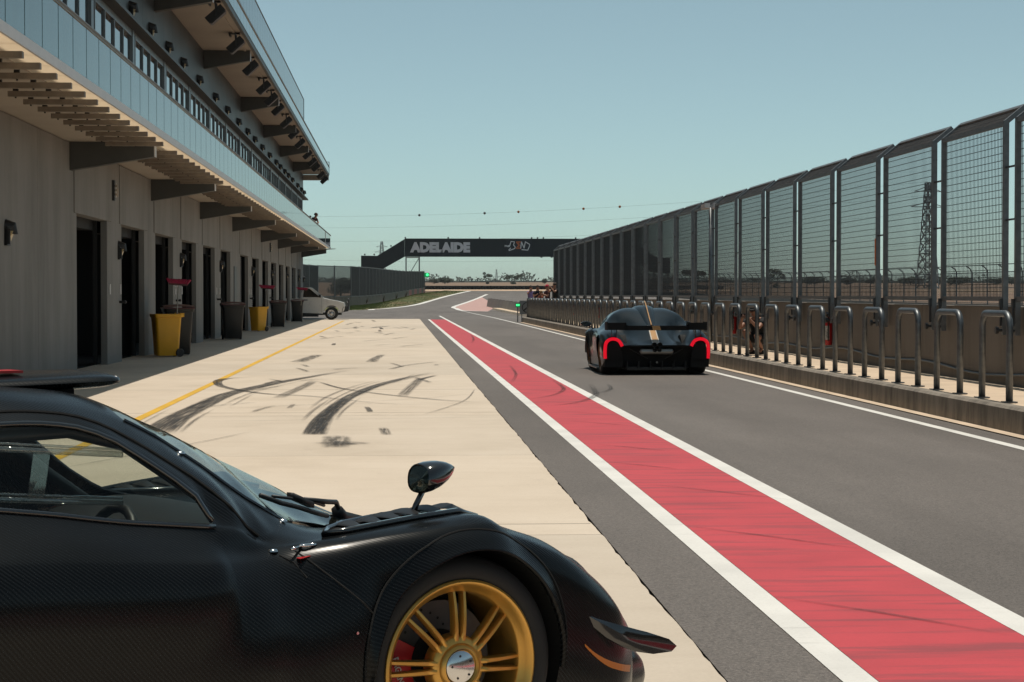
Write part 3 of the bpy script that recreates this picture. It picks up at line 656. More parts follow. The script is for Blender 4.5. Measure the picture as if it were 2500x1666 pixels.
# floodlights hung under the roof edge
fl = MB(); a = R(48); u = Vector((math.sin(a), 0, math.cos(a))); w = Vector((math.cos(a), 0, -math.sin(a)))
fl.obox((0,0,-0.36), u*0.27, (0,0.20,0), w*0.10); fl.obox(Vector((0,0,-0.36))+w*0.11, u*0.24, (0,0.17,0), w*0.02)
fl = fl.mesh('floodlight'); fl.materials.append(M['black'])
fa = MB(); fa.box(-0.2, 0.12, -0.05, 0.05, -0.05, -0.001); fa.box(-0.18, -0.13, -0.16, 0.16, -0.12, -0.051); fa.tube((0,-0.19,-0.04), (0.02,-0.21,-0.4), 0.02, 5); fa.tube((0,0.19,-0.04), (0.02,0.21,-0.4), 0.02, 5); fa.tube((0,-0.2,-0.04), (0,0.2,-0.04), 0.02, 5)
fa = fa.mesh('yoke'); fa.materials.append(M['dark'])
for y in (39.5, 45.5, 51.4,57.6,63.4,69.4,73.5,77.5,83.2,89.2,94.8,102.5,108,112.8,119.8,125.2):
    o = link('floodlight', fl, None, bld, loc=Vector((-4.72, y, UZ))+OFF); link('yoke', fa, None, o)
# small wall gear
for y, z in ((43.1, 3.75), (93.9+1.2, 3.75)):
    mb = MB(); mb.box(WX, WX+0.06, y-0.07, y+0.07, z-0.22, z+0.22); o = bp(mb, 'louvre_box', M['dark'])
    for k in range(4):
        m2 = MB(); m2.box(WX+0.061, WX+0.09, y-0.06, y+0.02, z-0.15+k*0.09, z-0.11+k*0.09); bp(m2, 'louvre', M['fascia'], o)
    m2 = MB(); m2.lathe([(0.001,-.16),(.06,-.13),(.07,0),(.06,.13),(.001,.16)], 10, 'z', (WX+0.06, y+0.07, z)); bp(m2, 'lamp_cover', M['soffit'], o, smooth=True)
for y in (42.6, 44.2, 55.0, 56.6, 67.3, 68.6, 82.0, 83.1, 94.4, 95.6):
    mb = MB(); mb.box(WX+0.001, WX+0.025, y-0.06, y+0.06, 1.5, 1.72); bp(mb, 'switch_plate', M['fascia'])
for y in (44.1, 55.2, 67.6, 82.4, 95.0):
    mb = MB(); mb.tube((WX, y, 1.33), (WX+0.14, y, 1.33), 0.03, 8); mb.tube((WX+0.12, y-0.07, 1.33), (WX+0.12, y+0.07, 1.33), 0.035, 8); bp(mb, 'hose_tap', M['black'])

# ================================================================== wheelie bins and brooms
def bin_parts(w, d, h, bodym, lidm, open_):
    body = MB(); pr = []
    def ring(z, k, r=0.06):
        a, b = w*k/2, d*k/2; o = []
        for sx, sy, q0 in ((1,1,0),(-1,1,90),(-1,-1,180),(1,-1,270)):
            for j in range(4):
                an = R(q0+30*j); o.append(((a-r)*sx+r*math.cos(an), (b-r)*sy+r*math.sin(an), z))
        return o
    zs = [(0.03, .74), (0.05, .76), (h*0.55, .86), (h*0.86, .93), (h*0.865, 1.0), (h*0.93, 1.03), (h*0.935, 1.0)]
    if open_: zs += [(h*0.93, .90), (h*0.4, .80), (h*0.05, .70)]
    rows = [ring(z, k) + [ring(z, k)[0]] for z, k in zs]; body.grid(rows); body.add(ring(zs[-1][0], zs[-1][1]), [tuple(range(16))]); body.add(ring(0.03,.74), [tuple(range(15,-1,-1))])
    bar = MB(); bar.tube((-w*0.42, d*0.53, h*0.93), (w*0.42, d*0.53, h*0.93), 0.02, 8); bar.box(-w*0.46, -w*0.36, d*0.4, d*0.55, h*0.87, h*0.955); bar.box(w*0.36, w*0.46, d*0.4, d*0.55, h*0.87, h*0.955)
    lid = None
    if not open_:
        lid = MB(); rows = []
        for i in range(7):
            q = -1+2*i/6; rows.append([(w*0.53*q, d*0.54*p, h*0.935+0.012+(0.055*(1-p*p)+0.03*(1-q*q))) for p in (-1.02,-.95,-.5,0,.5,.95,1.0)])
        lid.grid(rows); lid.box(-w*0.53, w*0.53, -d*0.55, d*0.54, h*0.925, h*0.946)
    wh = []
    for s in (-1, 1):
        m_ = MB(); m_.lathe([(0.001,-.03),(.09,-.03),(.1,-.015),(.1,.015),(.09,.03),(.001,.03)], 16, 'x', (s*w*0.40, d*0.40, 0.10)); wh.append(m_)
    ax = MB(); ax.tube((-w*0.4, d*0.40, 0.10), (w*0.4, d*0.40, 0.10), 0.015, 6)
    return body, bar, lid, wh, ax
def wheelie(label, x, y, rz, w, d, h, bodym, lidm, open_, sticker=False):
    t = thing('wheelie_bin', label, 'bin', (x, y, 0.0), rz, 'bins along the garage wall'); body, bar, lid, wh, ax = bin_parts(w, d, h, bodym, lidm, open_)
    body.build('body', bodym, t, angle=R(40)); bar.build('handle', bodym, t, angle=R(40)); ax.build('axle', M['dark'], t)
    for m_ in wh: m_.build('wheel', M['black'], t, angle=R(40))
    if lid: lid.build('lid', lidm, t, angle=R(50))
    if sticker:
        m_ = MB(); m_.box(-0.12, 0.11, -d*0.435-0.012, -d*0.435, h*0.5, h*0.74); s = m_.build('sticker', M['label'], t); s.rotation_euler = (R(-3), 0, 0); s.location = (0, -0.005, 0)
    return t
wheelie('open yellow wheelie bin nearest the camera with a broom in it', -5.58, 47.6, R(-68), 0.56, 0.68, 1.10, M['binyel'], None, True)
wheelie('dark red-lidded bin right behind the nearest yellow bin', -5.45, 48.9, R(12), 0.72, 0.86, 1.24, M['bindark'], M['binlid'], False)
wheelie('dark red-lidded bin standing alone between the two yellow bins', -5.50, 65.5, R(10), 0.74, 0.86, 1.24, M['bindark'], M['binlid'], False)
wheelie('farther yellow wheelie bin with a grey label and a broom', -5.68, 80, R(-38), 0.54, 0.64, 1.06, M['binyel'], None, True, True)
wheelie('dark red-lidded bin just past the farther yellow bin', -5.50, 90, R(8), 0.70, 0.84, 1.22, M['bindark'], M['binlid'], False)
wheelie('dark red-lidded bin beside the white utility vehicle with a broom in it', -5.53, 107.5, R(6), 0.66, 0.82, 1.22, M['bindark'], M['binlid'], False)
def broom(label, base, top, hl, rz):
    t = thing('broom', label, 'broom', base, 0, 'upturned brooms in bins'); v = Vector(top)-Vector(base)
    h = MB(); h.tube((0,0,0), v, 0.014, 8); h.build('handle', M['handle'], t, smooth=True)
    c = Vector(v); d = Vector((math.cos(rz), math.sin(rz), -0.08)); e = Vector((-math.sin(rz), math.cos(rz), 0))
    br = MB(); br.tube(c-e*0.0-d*0.07-Vector((0,0,0.03)), c+Vector((0,0,0.07)), 0.012, 6); br.tube(c+d*0.07-Vector((0,0,0.03)), c+Vector((0,0,0.07)), 0.012, 6); br.build('brace', M['label'], t)
    s = MB(); s.obox(c+Vector((0,0,0.08)), d*hl/2, e*0.035, Vector((0,0,0.025))); s.build('stock', M['binlid'], t)
    b = MB()
    for i in range(26):
        for k in range(3):
            q = (i/25-0.5)*hl; p = c+d*q*0.96+e*(k-1)*0.025+Vector((0,0,0.10)); sp = 0.07*q/(hl/2)
            b.tube(p, p+Vector((d.x*sp+random.uniform(-.02,.02), d.y*sp+e.y*(k-1)*.03, 0.10+random.uniform(-.015,.015))), 0.016, 4, 0.020)
    b.build('bristles', M['bristle'], t)
broom('upturned magenta broom in the nearest yellow bin', (-5.35, 47.55, 0.25), (-5.29, 47.6, 1.66), 0.44, 0.1)
broom('upturned magenta broom in the farther yellow bin', (-5.42, 80.0, 0.3), (-5.33, 80.1, 1.66), 0.50, 0.0)
broom('upturned magenta broom in the dark bin beside the white utility vehicle', (-5.30, 107.0, 0.9), (-5.24, 107.1, 1.66), 0.48, 0.05)
# ================================================================== pit wall side on the right
PL = 0.28
plat = MB(); plat.box(6.78, 8.16, -20, 105.6, -0.05, PL-0.004); platform = struct('platform', plat, M['platform'])
kerb = bpy.data.objects.new('kerb', None); COL.objects.link(kerb); kerb['kind'] = 'structure'; y = -20.0
while y < 105:
    y1 = min(y+7.9, 105.6); mb = MB(); mb.prism([(6.62,y+.004,-0.03),(6.80,y+.004,-0.03),(6.80,y+.004,PL),(6.66,y+.004,PL),(6.625,y+.004,PL-0.03)], (0, y1-y-0.008, 0)); mb.build('kerb_block', M['kerbc'], kerb); y = y1
strip('kerb_gutter', [(6.46, q) for q in (-20, 20, 60, 105)], [(6.62, q) for q in (-20, 20, 60, 105)], 0.004, M['platform'])
mb = MB(); mb.box(6.62, 9.0, 105.6, 105.75, -0.05, PL-0.02); struct('platform_end', mb, M['kerbc'])
# pit wall in cast lengths
WXR = 8.16
pw = thing('pit_wall', 'low concrete pit wall carrying the wire fence', 'wall', (WXR, 40, PL)); y = -19.7
while y < 105:
    y1 = min(y+6.25, 105.6); mb = MB(); mb.box(WXR, WXR+0.30, y+.005, y1-.005, -0.05, 1.34); mb.v = [(a-WXR, b-40, c-PL) for a, b, c in mb.v]; mb.build('wall_length', M['pitwall'], pw, bevel=0.012); y = y1
cp = MB(); pts = []; y = -10
while y < 104: pts.append((WXR-0.03, y, PL+0.17+0.035*math.sin(y*1.1)+0.03*math.sin(y*0.37+1))); y += 0.8
cp.path(pts, 0.018, 6); tag(cp.build('cable_conduit', M['galv'], smooth=True), 'sagging grey conduit clipped low along the pit wall', 'conduit')
# ---- hoops along the kerb
def hoop_mesh():
    mb = MB(); r = 0.16; h = 1.0; w = 0.52; pts = [(0,-w,0.012)]
    pts += [(0, -w, h-r)] + [(0, -w+r-r*math.cos(R(a)), h-r+r*math.sin(R(a))) for a in range(15, 91, 15)] + [(0, w-r+r*math.sin(R(a)), h-r+r*math.cos(R(a))) for a in range(0, 91, 15)] + [(0, w, 0.012)]
    mb.path(pts, 0.040, 12); return mb.mesh('hoop_tube', True)
hm = hoop_mesh(); hm.materials.append(M['galv'])
pm = MB(); pm.box(-0.075, 0.075, -0.075, 0.075, 0, 0.014); pm = pm.mesh('base_plate'); pm.materials.append(M['fencem'])
for i in range(44):
    y = 22.28+1.955*i - 1.955
    if y > 104.4: break
    lab = 'galvanised hoop railing, %s from the near right end of the kerb row' % nth(i+1)
    t = thing('hoop_railing', lab, 'railing', (6.86, y, PL), 0, 'hoop railings along the kerb')
    link('hoop_tube', hm, None, t)
    for s in (-0.52, 0.52): link('base_plate', pm, None, t, loc=(0, s, 0.0))
# ---- wire fence panels
PWD, PH, PIT = 3.06, 2.35, 3.5
def fence_meshes():
    post = MB(); post.box(-0.035, 0.035, -0.036, 0.036, -0.48, PH+0.02); post = post.mesh('post')
    rail = MB(); rail.box(-0.03, 0.03, 0.046, PWD-0.046, -0.03, 0.03); rail = rail.mesh('rail')
    fl = MB(); fl.obox((0.13, 0, PH+0.11), (0.135,0,0.11), (0,0.033,0), (-0.02,0,0.024)); fl = fl.mesh('cranked_arm')
    tr = MB(); tr.obox((0.25, PWD/2, PH+0.21), (0.022,0,0.02), (0,PWD/2-0.04,0), (-0.02,0,0.022)); tr = tr.mesh('top_rail')
    w = MB()
    def wirebox(a, b, r):
        a, b = Vector(a), Vector(b); d = (b-a).normalized(); u = d.orthogonal().normalized()*r; v = d.cross(u)
        w.add([a+u, a+v, a-u, a-v, b+u, b+v, b-u, b-v], [(0,1,5,4),(1,2,6,5),(2,3,7,6),(3,0,4,7)])
    for i in range(1, 47): wirebox((0.03, PWD*i/47, 0.03), (0.03, PWD*i/47, PH-0.03), 0.005)
    for i in range(1, 24): wirebox((0.036, 0.05, PH*i/24), (0.036, PWD-0.05, PH*i/24), 0.0055)
    wm = w.mesh('wire_mesh'); w = MB(); me2 = w
    for i in range(1, 47):
        a, b = Vector((0.03, PWD*i/47, PH+0.03)), Vector((0.235, PWD*i/47, PH+0.195)); d = (b-a).normalized(); u = Vector((0,1,0))*0.0045; v = d.cross(u)
        w.add([a+u, a+v, a-u, a-v, b+u, b+v, b-u, b-v], [(0,1,5,4),(1,2,6,5),(2,3,7,6),(3,0,4,7)])
    for q in (0.35, 0.68): w.box(0.03+0.205*q, 0.038+0.205*q, 0.05, PWD-0.05, PH+0.03+0.165*q, PH+0.038+0.165*q)
    wm2 = w.mesh('overhang_mesh')
    tie = MB(); tie.box(-0.012, 0.012, -0.44, -0.0, -0.012, 0.012); tie = tie.mesh('tie_bar')
    bolt = MB(); bolt.lathe([(0.001,-.09),(.045,-.09),(.05,-.085),(.05,-.05),(.02,-.045),(.02,0.001)], 8, 'x', (-0.04,0,-0.42)); bolt.box(-0.075, -0.041, -0.03, 0.03, -0.12, 0.0); bolt.box(-0.07,-0.041,-.012,.012,-.36,-.12); bolt = bolt.mesh('clamp')
    for m_ in (post, rail, fl, tr): m_.materials.append(M['fencem'])
    wm.materials.append(M['wire']); wm2.materials.append(M['wire']); tie.materials.append(M['dark']); bolt.materials.append(M['dark'])
    return post, rail, fl, tr, wm, wm2, tie, bolt
post, rail, arm, trail, wm, wm2, tie, clamp = fence_meshes()
FXR = 8.08; ystart = 22.30
M['orange'] = mat('orange marker paint', (0.55, 0.12, 0.012), 0.5, var=0.05)
for i in range(-1, 23):
    y = ystart+PIT*i
    t = thing('fence_panel', 'tall wire fence panel on the pit wall, %s from the near right end' % nth(i+2), 'fence', (FXR, y, 1.44), 0, 'wire fence panels on the pit wall')
    for q in (0.045, PWD-0.045):
        p = link('post', post, None, t, loc=(0, q, 0)); link('clamp', clamp, None, p); link('cranked_arm', arm, None, t, loc=(0, q, 0))
    link('rail', rail, None, t, loc=(0, 0, 0)); link('rail', rail, None, t, loc=(0, 0, PH-0.01)); link('top_rail', trail, None, t)
    a = link('wire_mesh', wm, None, t); a['kind'] = 'stuff'; a = link('overhang_mesh', wm2, None, t); a['kind'] = 'stuff'
    for z in (1.05, 1.75): link('tie_bar', tie, None, t, loc=(0, 0.0, z))
    if i == 3:
        mb = MB(); mb.box(-0.046, -0.041, -0.04, 0.04, 0.55, 1.0); mb.build('marker_stripe', M['orange'], t, loc=(0, 0.045, 0))
# end post of the row
# cctv pair on a pole
t = thing('cctv_pole', 'slim pole with two pale cameras standing among the fence posts', 'camera', (FXR-0.07, 50.3, PL), 0)
mb = MB(); mb.tube((0,0,0), (0,0,3.45), 0.05, 10); mb.build('pole', M['galv'], t, smooth=True)
for s in (-1, 1):
    mb = MB(); mb.obox((s*0.12-0.02, -0.06, 3.48), (0.07,0.02,0), (-0.03,0.13,-0.02), (0,0.01,0.06)); mb.tube((0,0,3.42), (s*0.12,0,3.42), 0.02, 6); mb.build('camera_housing', M['fascia'], t)
# ---- fire extinguishers on the wall
M['extred'] = mat('extinguisher red', (0.42, 0.012, 0.015), 0.35, var=0.05, kind='obj')
M['extlab'] = mat('extinguisher label', (0.5, 0.5, 0.48), 0.5, vs=18, var=0.5, kind='obj')
for i, y in enumerate((36.5, 47.0, 57.4, 67.9, 79.0, 90.0)):
    lab = ['nearest red fire extinguisher hung on the pit wall', 'red fire extinguisher partly hidden behind the crouching person', 'red fire extinguisher just right of the departing car', 'red fire extinguisher hidden by the departing car roof', 'red fire extinguisher seen between hoops left of the departing car', 'farthest red fire extinguisher on the pit wall'][i]
    t = thing('fire_extinguisher', lab, 'extinguisher', (WXR-0.12, y, PL+0.27), 0, 'fire extinguishers on the pit wall')
    mb = MB(); mb.lathe([(0.001,0),(.075,0),(.082,.02),(.082,.40),(.07,.46),(.03,.50),(.025,.53)], 16); mb.build('cylinder', M['extred'], t, smooth=True)
    mb = MB(); mb.tube((0,0,.52), (0,0,.57), 0.025, 8); mb.obox((-0.02,-0.03,.59), (.02,0,0), (0,.07,.02), (0,0,.008)); mb.obox((-0.02,-0.03,.56), (.02,0,0), (0,.07,-.01), (0,0,.008)); mb.build('valve', M['black'], t)
    mb = MB(); mb.path([(0,-.02,.55),(-.02,-.09,.52),(-.02,-.115,.4),(-.02,-.11,.2),(-.02,-.10,.08)], 0.013, 6); mb.build('hose', M['black'], t, smooth=True)
    mb = MB(); mb.lathe([(.0835,.10),(.0835,.36)], 8, 'z', a0=R(190), a1=R(275)); mb.build('label_band', M['extlab'], t)
    mb = MB(); mb.box(0.08, 0.118, -0.03, 0.03, 0.1, 0.5); mb.build('bracket', M['dark'], t)
# ---- wall and signal at the far end of the platform
w2 = thing('concrete_barrier', 'plain grey concrete barrier beyond the end of the hoop row', 'barrier', (9.6, 112, 0))
y = 112.0
while y < 203:
    mb = MB(); y1 = y+6.0; mb.hexa([(9.25,y+.01,gz(y)-.05),(9.75,y+.01,gz(y)-.05),(9.75-.05*0,y1-.01,gz(y1)-.05),(9.25,y1-.01,gz(y1)-.05)], [(9.42,y+.01,gz(y)+.88),(9.6,y+.01,gz(y)+.88),(9.6,y1-.01,gz(y1)+.84),(9.42,y1-.01,gz(y1)+.84)])
    mb.v = [(a-9.6, b-112, c) for a, b, c in mb.v]; mb.build('barrier_block', M['pitwall'], w2); y = y1
mb = MB(); mb.grid([[(8.55,y,gz(y)-.02),(8.58,y,gz(y)+.16),(8.80,y,gz(y)+.16),(9.3,y,gz(y)+.15)] for y in (106,120,135,150,165,180)], flip=True); struct('exit_kerb', mb, M['platform'])
sg = thing('derestriction_sign', 'grey board with a black barred circle at the end of the hoop row', 'sign', (6.96, 106.6, 0))
mb = MB(); mb.box(-0.42, 0.42, 0, 0.03, 0.42, 1.16); mb.build('board', M['grey'], sg); mb = MB(); mb.tube((-.3,.015,-.05),(-.3,.015,.42),0.025,6); mb.tube((.3,.015,-.05),(.3,.015,.42),0.025,6); mb.build('leg', M['fencem'], sg)
mb = MB(); mb.path([(0.27*math.cos(R(a)), -0.006, 0.79+0.27*math.sin(R(a))) for a in range(0,360,12)], 0.028, 4, closed=True); mb.build('ring_symbol', M['black'], sg)
mb = MB(); mb.obox((0,-.006,.79), (.19,0,.17), (0,.004,0), (-.025,0,.028)); mb.build('bar_symbol', M['black'], sg)
M['green'] = emit('green lamp', (0.05, 0.9, 0.25), 2.2); M['greend'] = emit('green lamp dim', (0.01, 0.35, 0.10), 0.6)
def signal(label, x, y, z, w, cells):
    t = thing('signal_light', label, 'signal light', (x, y, z), 0); mb = MB(); mb.box(-w/2, w/2, 0, 0.15, 0, w*0.9); mb.build('housing', M['black'], t)
    mb = MB(); mb.box(-w/2+.01, w/2-.01, -0.012, -0.001, w*0.05, w*0.85); mb.build('face', M['greend'], t)
    for cx, cz, r in cells:
        m2 = MB(); m2.lathe([(0.001,-0.02),(r,-0.02),(r,-0.013)], 12, 'y', (cx, 0, cz)); m2.build('lamp', M['green'], t)
    return t
s = signal('small lit green signal box beside the barred circle sign', 6.44, 106.5, 0.80, 0.24, ((-.05,.12,.045), (.05,.12,.045)))
mb = MB(); mb.tube((0,.1,-.85), (0,.1,0), 0.03, 6); mb.build('pole', M['fencem'], s)
s = signal('lit green signal box on the end of the far left fence', 5.42, 383.4, gz(384)+3.05, 0.95, ((.1,.5,.26),))
mb = MB(); mb.tube((-.35,.12,-3.0), (-.35,.12,0), 0.06, 6); mb.build('pole', M['fencem'], s)
# ---- fence across the main straight, seen through the near one
dw = thing('track_wall', 'low pale wall on the far side of the main straight', 'wall', (43, 140, 0)); y = 60
while y < 420:
    mb = MB(); y1 = y+10; mb.hexa([(0,y-140+.01,gz(y)-.1),(.3,y-140+.01,gz(y)-.1),(.3,y1-140,gz(y1)-.1),(0,y1-140,gz(y1)-.1)], [(0,y-140+.01,gz(y)+.78),(.3,y-140+.01,gz(y)+.78),(.3,y1-140,gz(y1)+.78),(0,y1-140,gz(y1)+.78)]); mb.build('wall_length', M['pitwall'], dw); y = y1
dp = MB(); dp.path([(0,0,-0.3),(0,0,2.35),(-.12,0,2.62),(-.45,0,2.85)], 0.05, 6); dp = dp.mesh('post'); dp.materials.append(M['fencem'])
dm = MB()
for k in range(1, 32): dm.box(-0.004, 0.004, k*0.125-0.004, k*0.125+0.004, 0.05, 2.35)
for k in range(12): dm.box(-0.006, 0.002, 0.03, 3.97, 0.1+k*0.2-0.004, 0.1+k*0.2+0.004)
for z in (0.06, 1.2, 2.33): dm.box(-0.03, 0.03, 0.03, 3.97, z-0.025, z+0.025)
dm.box(-0.47,-0.42,0.03,3.97,2.82,2.88); dm = dm.mesh('wire_mesh'); dm.materials.append(M['wire'])
for i in range(66):
    y = 118+4*i; t = thing('debris_fence_panel', 'crank-topped fence panel across the main straight, %s counted from the right' % nth(i+1), 'fence', (43.1, y, gz(y)+0.78), 0, 'fence panels across the main straight')
    link('post', dp, None, t); a = link('wire_mesh', dm, None, t); a['kind'] = 'stuff'
# ---- curved wall and fence beyond the pit building
cv = [(p.x, p.y) for p in spline([(-10.5,150,0),(-9.6,178,0),(-8.2,200,0),(-5.09,209.7,0),(-3.06,230.4,0),(-0.94,276.2,0),(2.23,346.4,0),(4.99,384,0)], 6)]
seg = [cv[0]]
for p in cv:
    if math.hypot(p[0]-seg[-1][0], p[1]-seg[-1][1]) >= 4.0: seg.append(p)
seg.append(cv[-1])
M['redblk'] = paint_mat('red painted block', (0.36, 0.05, 0.05), (0.4,0.36,0.33), 0.5)
lw = thing('exit_wall', 'curved pale concrete wall beside the exit road', 'wall', (0, 200, 0))
for i in range(len(seg)-1):
    (x0, y0), (x1, y1) = seg[i], seg[i+1]; mb = MB(); n = Vector((y1-y0, -(x1-x0), 0)).normalized()*0.25; z0, z1 = gz(y0), gz(y1)
    mb.hexa([(x0,y0-200,z0-.1),(x1,y1-200,z1-.1),(x1-n.x,y1-n.y-200,z1-.1),(x0-n.x,y0-n.y-200,z0-.1)], [(x0,y0-200,z0+1.05),(x1,y1-200,z1+1.15),(x1-n.x,y1-n.y-200,z1+1.15),(x0-n.x,y0-n.y-200,z0+1.05)]); o = mb.build('wall_length', M['redblk'] if i > len(seg)-9 and i % 2 == 0 else M['pitwall'], lw)
fm = MB()
for k in range(1, 50): fm.box(k/50-0.0019, k/50+0.0019, -0.01, 0.01, 0, 3.2)
for k in range(26): fm.box(0, 1, -0.008, 0.008, k*0.125, k*0.125+0.012)
fm = fm.mesh('wire_mesh'); fm.materials.append(M['wire'])
fp = MB(); fp.box(-0.05, 0.05, -0.05, 0.05, -0.2, 3.26); fp = fp.mesh('post'); fp.materials.append(M['fencem'])
ft = MB(); ft.box(0, 1, -0.03, 0.03, 3.17, 3.24); ft.box(0,1,-0.03,0.03,0.0,0.06); ft = ft.mesh('rail'); ft.materials.append(M['fencem'])
for i in range(len(seg)-1):
    (x0, y0), (x1, y1) = seg[i], seg[i+1]; L_ = math.hypot(x1-x0, y1-y0); an = math.atan2(y1-y0, x1-x0); z0 = gz(y0)+1.02
    t = thing('exit_fence_panel', 'wire fence panel on the curved exit wall, %s from the pit building' % nth(i+1), 'fence', (x0, y0, z0), an, 'wire fence panels on the curved exit wall')
    link('post', fp, None, t); a = link('wire_mesh', fm, None, t); a.scale = (L_, 1, 1); a['kind'] = 'stuff'; a = link('rail', ft, None, t); a.scale = (L_, 1, 1)
# weeds at the foot of the curved wall
M['weed'] = mat('dry weed', (0.12, 0.085, 0.045), 0.9, var=0.3)
for i, (px, q) in enumerate(((860, 214), (876, 219), (893, 223), (936, 252), (966, 288), (990, 318))):
    t = thing('dry_weed', 'dry brown weed at the foot of the curved exit wall, %s from the left' % nth(i+1), 'weed', (X(px, q), q-1.2, gz(q)), 0, 'weeds along the exit wall'); mb = MB()
    for k in range(40):
        a = random.uniform(0, 6.28); r = random.uniform(0.1, 0.5); h = random.uniform(0.4, 1.0); mb.add([(0.04*math.cos(a), 0.04*math.sin(a), 0), (-.03, .03, 0), (r*math.cos(a), r*math.sin(a), h)], [(0,1,2)])
    mb.build('stalks', M['weed'], t)
gb = MB()
for k in range(9000):
    j = random.randrange(10, len(vl)-1); q = random.random()**1.5; a = vl[j].lerp(vl[j+1], random.random()); w0_ = random.random(); a = vl[j].lerp(vl[j+1], w0_); j2 = min(j, len(vr)-2); b = vr[j2].lerp(vr[j2+1], w0_); x = a.x+(b.x-0.5-a.x)*q; y = a.y+(b.y-a.y)*q; h = random.uniform(0.05, 0.13); w = random.uniform(0.02, 0.05)
    gb.add([(x-w, y, gz(y)-.01), (x+w, y+random.uniform(-.03,.03), gz(y)-.01), (x+random.uniform(-.06,.06), y+random.uniform(-.05,.05), gz(y)+h)], [(0,1,2)])
tag(gb.build('grass', M['grass']), 'short grass on the verge below the curved wall', 'grass', kind='stuff')
# ================================================================== footbridge with banners
BY = 400.0
br = thing('footbridge', 'dark banner-clad footbridge spanning the track with stair ramps', 'bridge', (24, BY, gz(BY)))
BO = Vector((-24, -BY, -gz(BY)))
def bb(mb, name, m, parent=None, **k):
    mb.v = [tuple(Vector(p)+BO) for p in mb.v]; return mb.build(name, m, parent or br, **k)
M['banner'] = mat('navy banner cloth', (0.006, 0.011, 0.016), 0.6, var=0.15, vs=0.8); M['bannerb'] = mat('blue black banner cloth', (0.008, 0.014, 0.022), 0.55, var=0.12, vs=0.8)
M['letter'] = mat('pale grey print', (0.62, 0.61, 0.66), 0.6, var=0.04); M['print_white'] = mat('white print', (0.75,0.76,0.78), 0.6, var=0.03); M['print_orange'] = mat('orange print', (0.60,0.16,0.05), 0.6, var=0.03)
for q, nm in ((0.0, 'banner'), (2.6, 'banner')):
    n = 9
    for i in range(n):
        a = 1.17+(47.7-1.17)*i/n; b = 1.17+(47.7-1.17)*(i+1)/n; mb = MB(); mb.box(a+.01, b-.01, BY+q, BY+q+0.06, 9.17, 12.72); bb(mb, nm, M['banner'] if i % 3 != 1 else M['bannerb'])
    mb = MB(); mb.prism([(1.16,BY+q,12.72),(1.16,BY+q,9.17),(-3.28,BY+q,6.67),(-7.67,BY+q,6.54),(-7.67,BY+q,9.35),(-4.4,BY+q,9.3)], (0,0.06,0)); bb(mb, 'stair_banner', M['banner'])
    mb = MB(); mb.prism([(47.71,BY+q,12.6),(52.5,BY+q,9.1),(55.4,BY+q,8.95),(55.4,BY+q,5.7),(51.8,BY+q,6.1),(47.71,BY+q,9.1)], (0,0.06,0)); bb(mb, 'stair_banner', M['banner'])
mb = MB(); mb.box(1.2, 47.7, BY+.07, BY+2.59, 9.3, 9.5); bb(mb, 'deck', M['dark'])
mb = MB()
mb.prism([(1.16,BY+.07,9.5),(1.16,BY+.07,9.3),(-3.28,BY+.07,6.8),(-7.6,BY+.07,6.6),(-7.6,BY+.07,6.8),(-3.4,BY+.07,7.0)], (0,2.5,0)); mb.prism([(47.7,BY+.07,9.5),(51.9,BY+.07,6.4),(55.3,BY+.07,6.1),(55.3,BY+.07,5.9),(51.8,BY+.07,6.2),(47.7,BY+.07,9.3)], (0,2.5,0)); bb(mb, 'stair_flight', M['dark'])
mb = MB(); mb.box(1.2, 47.7, BY-.03, BY+.09, 12.72, 12.84); mb.box(1.2, 47.7, BY+2.57, BY+2.69, 12.72, 12.84); bb(mb, 'top_rail', M['dark'])
gb0 = gz(BY)-0.1
def leg(x, y, top): 
    m2 = MB(); m2.box(x-.13, x+.13, y-.13, y+.13, gb0, top); bb(m2, 'leg', M['grey'])
for xs in ((1.45, 4.15), (44.4, 47.2)):
    for x in xs:
        for y in (BY+.2, BY+2.4): leg(x, y, 9.28)
    for y in (BY+.2, BY+2.4):
        m2 = MB(); m2.tube((xs[0], y, 4.5), (xs[1], y, 9.0), .08, 6); m2.tube((xs[0], y, 9.0), (xs[1], y, 9.0), .08, 6); m2.tube((xs[0], y, 4.5), (xs[1], y, 4.5), .08, 6); bb(m2, 'brace', M['grey'])
for x in (-7.3, -3.6, 52.2, 55.1):
    for y in (BY+.2, BY+2.4): leg(x, y, 6.6 if x < 10 else 5.95)
for x in (-6.9, -5.0, -1.6, 1.3, 10.0, 16.4, 27, 28.2, 29.4, 36, 41.5):
    m2 = MB(); m2.lathe([(0.001,-.15),(.14,-.1),(.17,.05),(.1,.18),(.001,.2)], 8, 'z', (x, BY-.05, (12.95 if x > 1 else 9.55 if x < -4 else 11.3))); m2.tube((x, BY, (12.75 if x > 1 else 9.3 if x < -4 else 11.1)), (x, BY, (12.95 if x > 1 else 9.55 if x < -4 else 11.3)), .04, 5); bb(m2, 'lamp', M['dark'])
for x in (29.0, 31.1): m2 = MB(); m2.box(x-.2, x+.2, BY-.2, BY+.25, 8.95, 9.17); bb(m2, 'track_light', M['dark'])
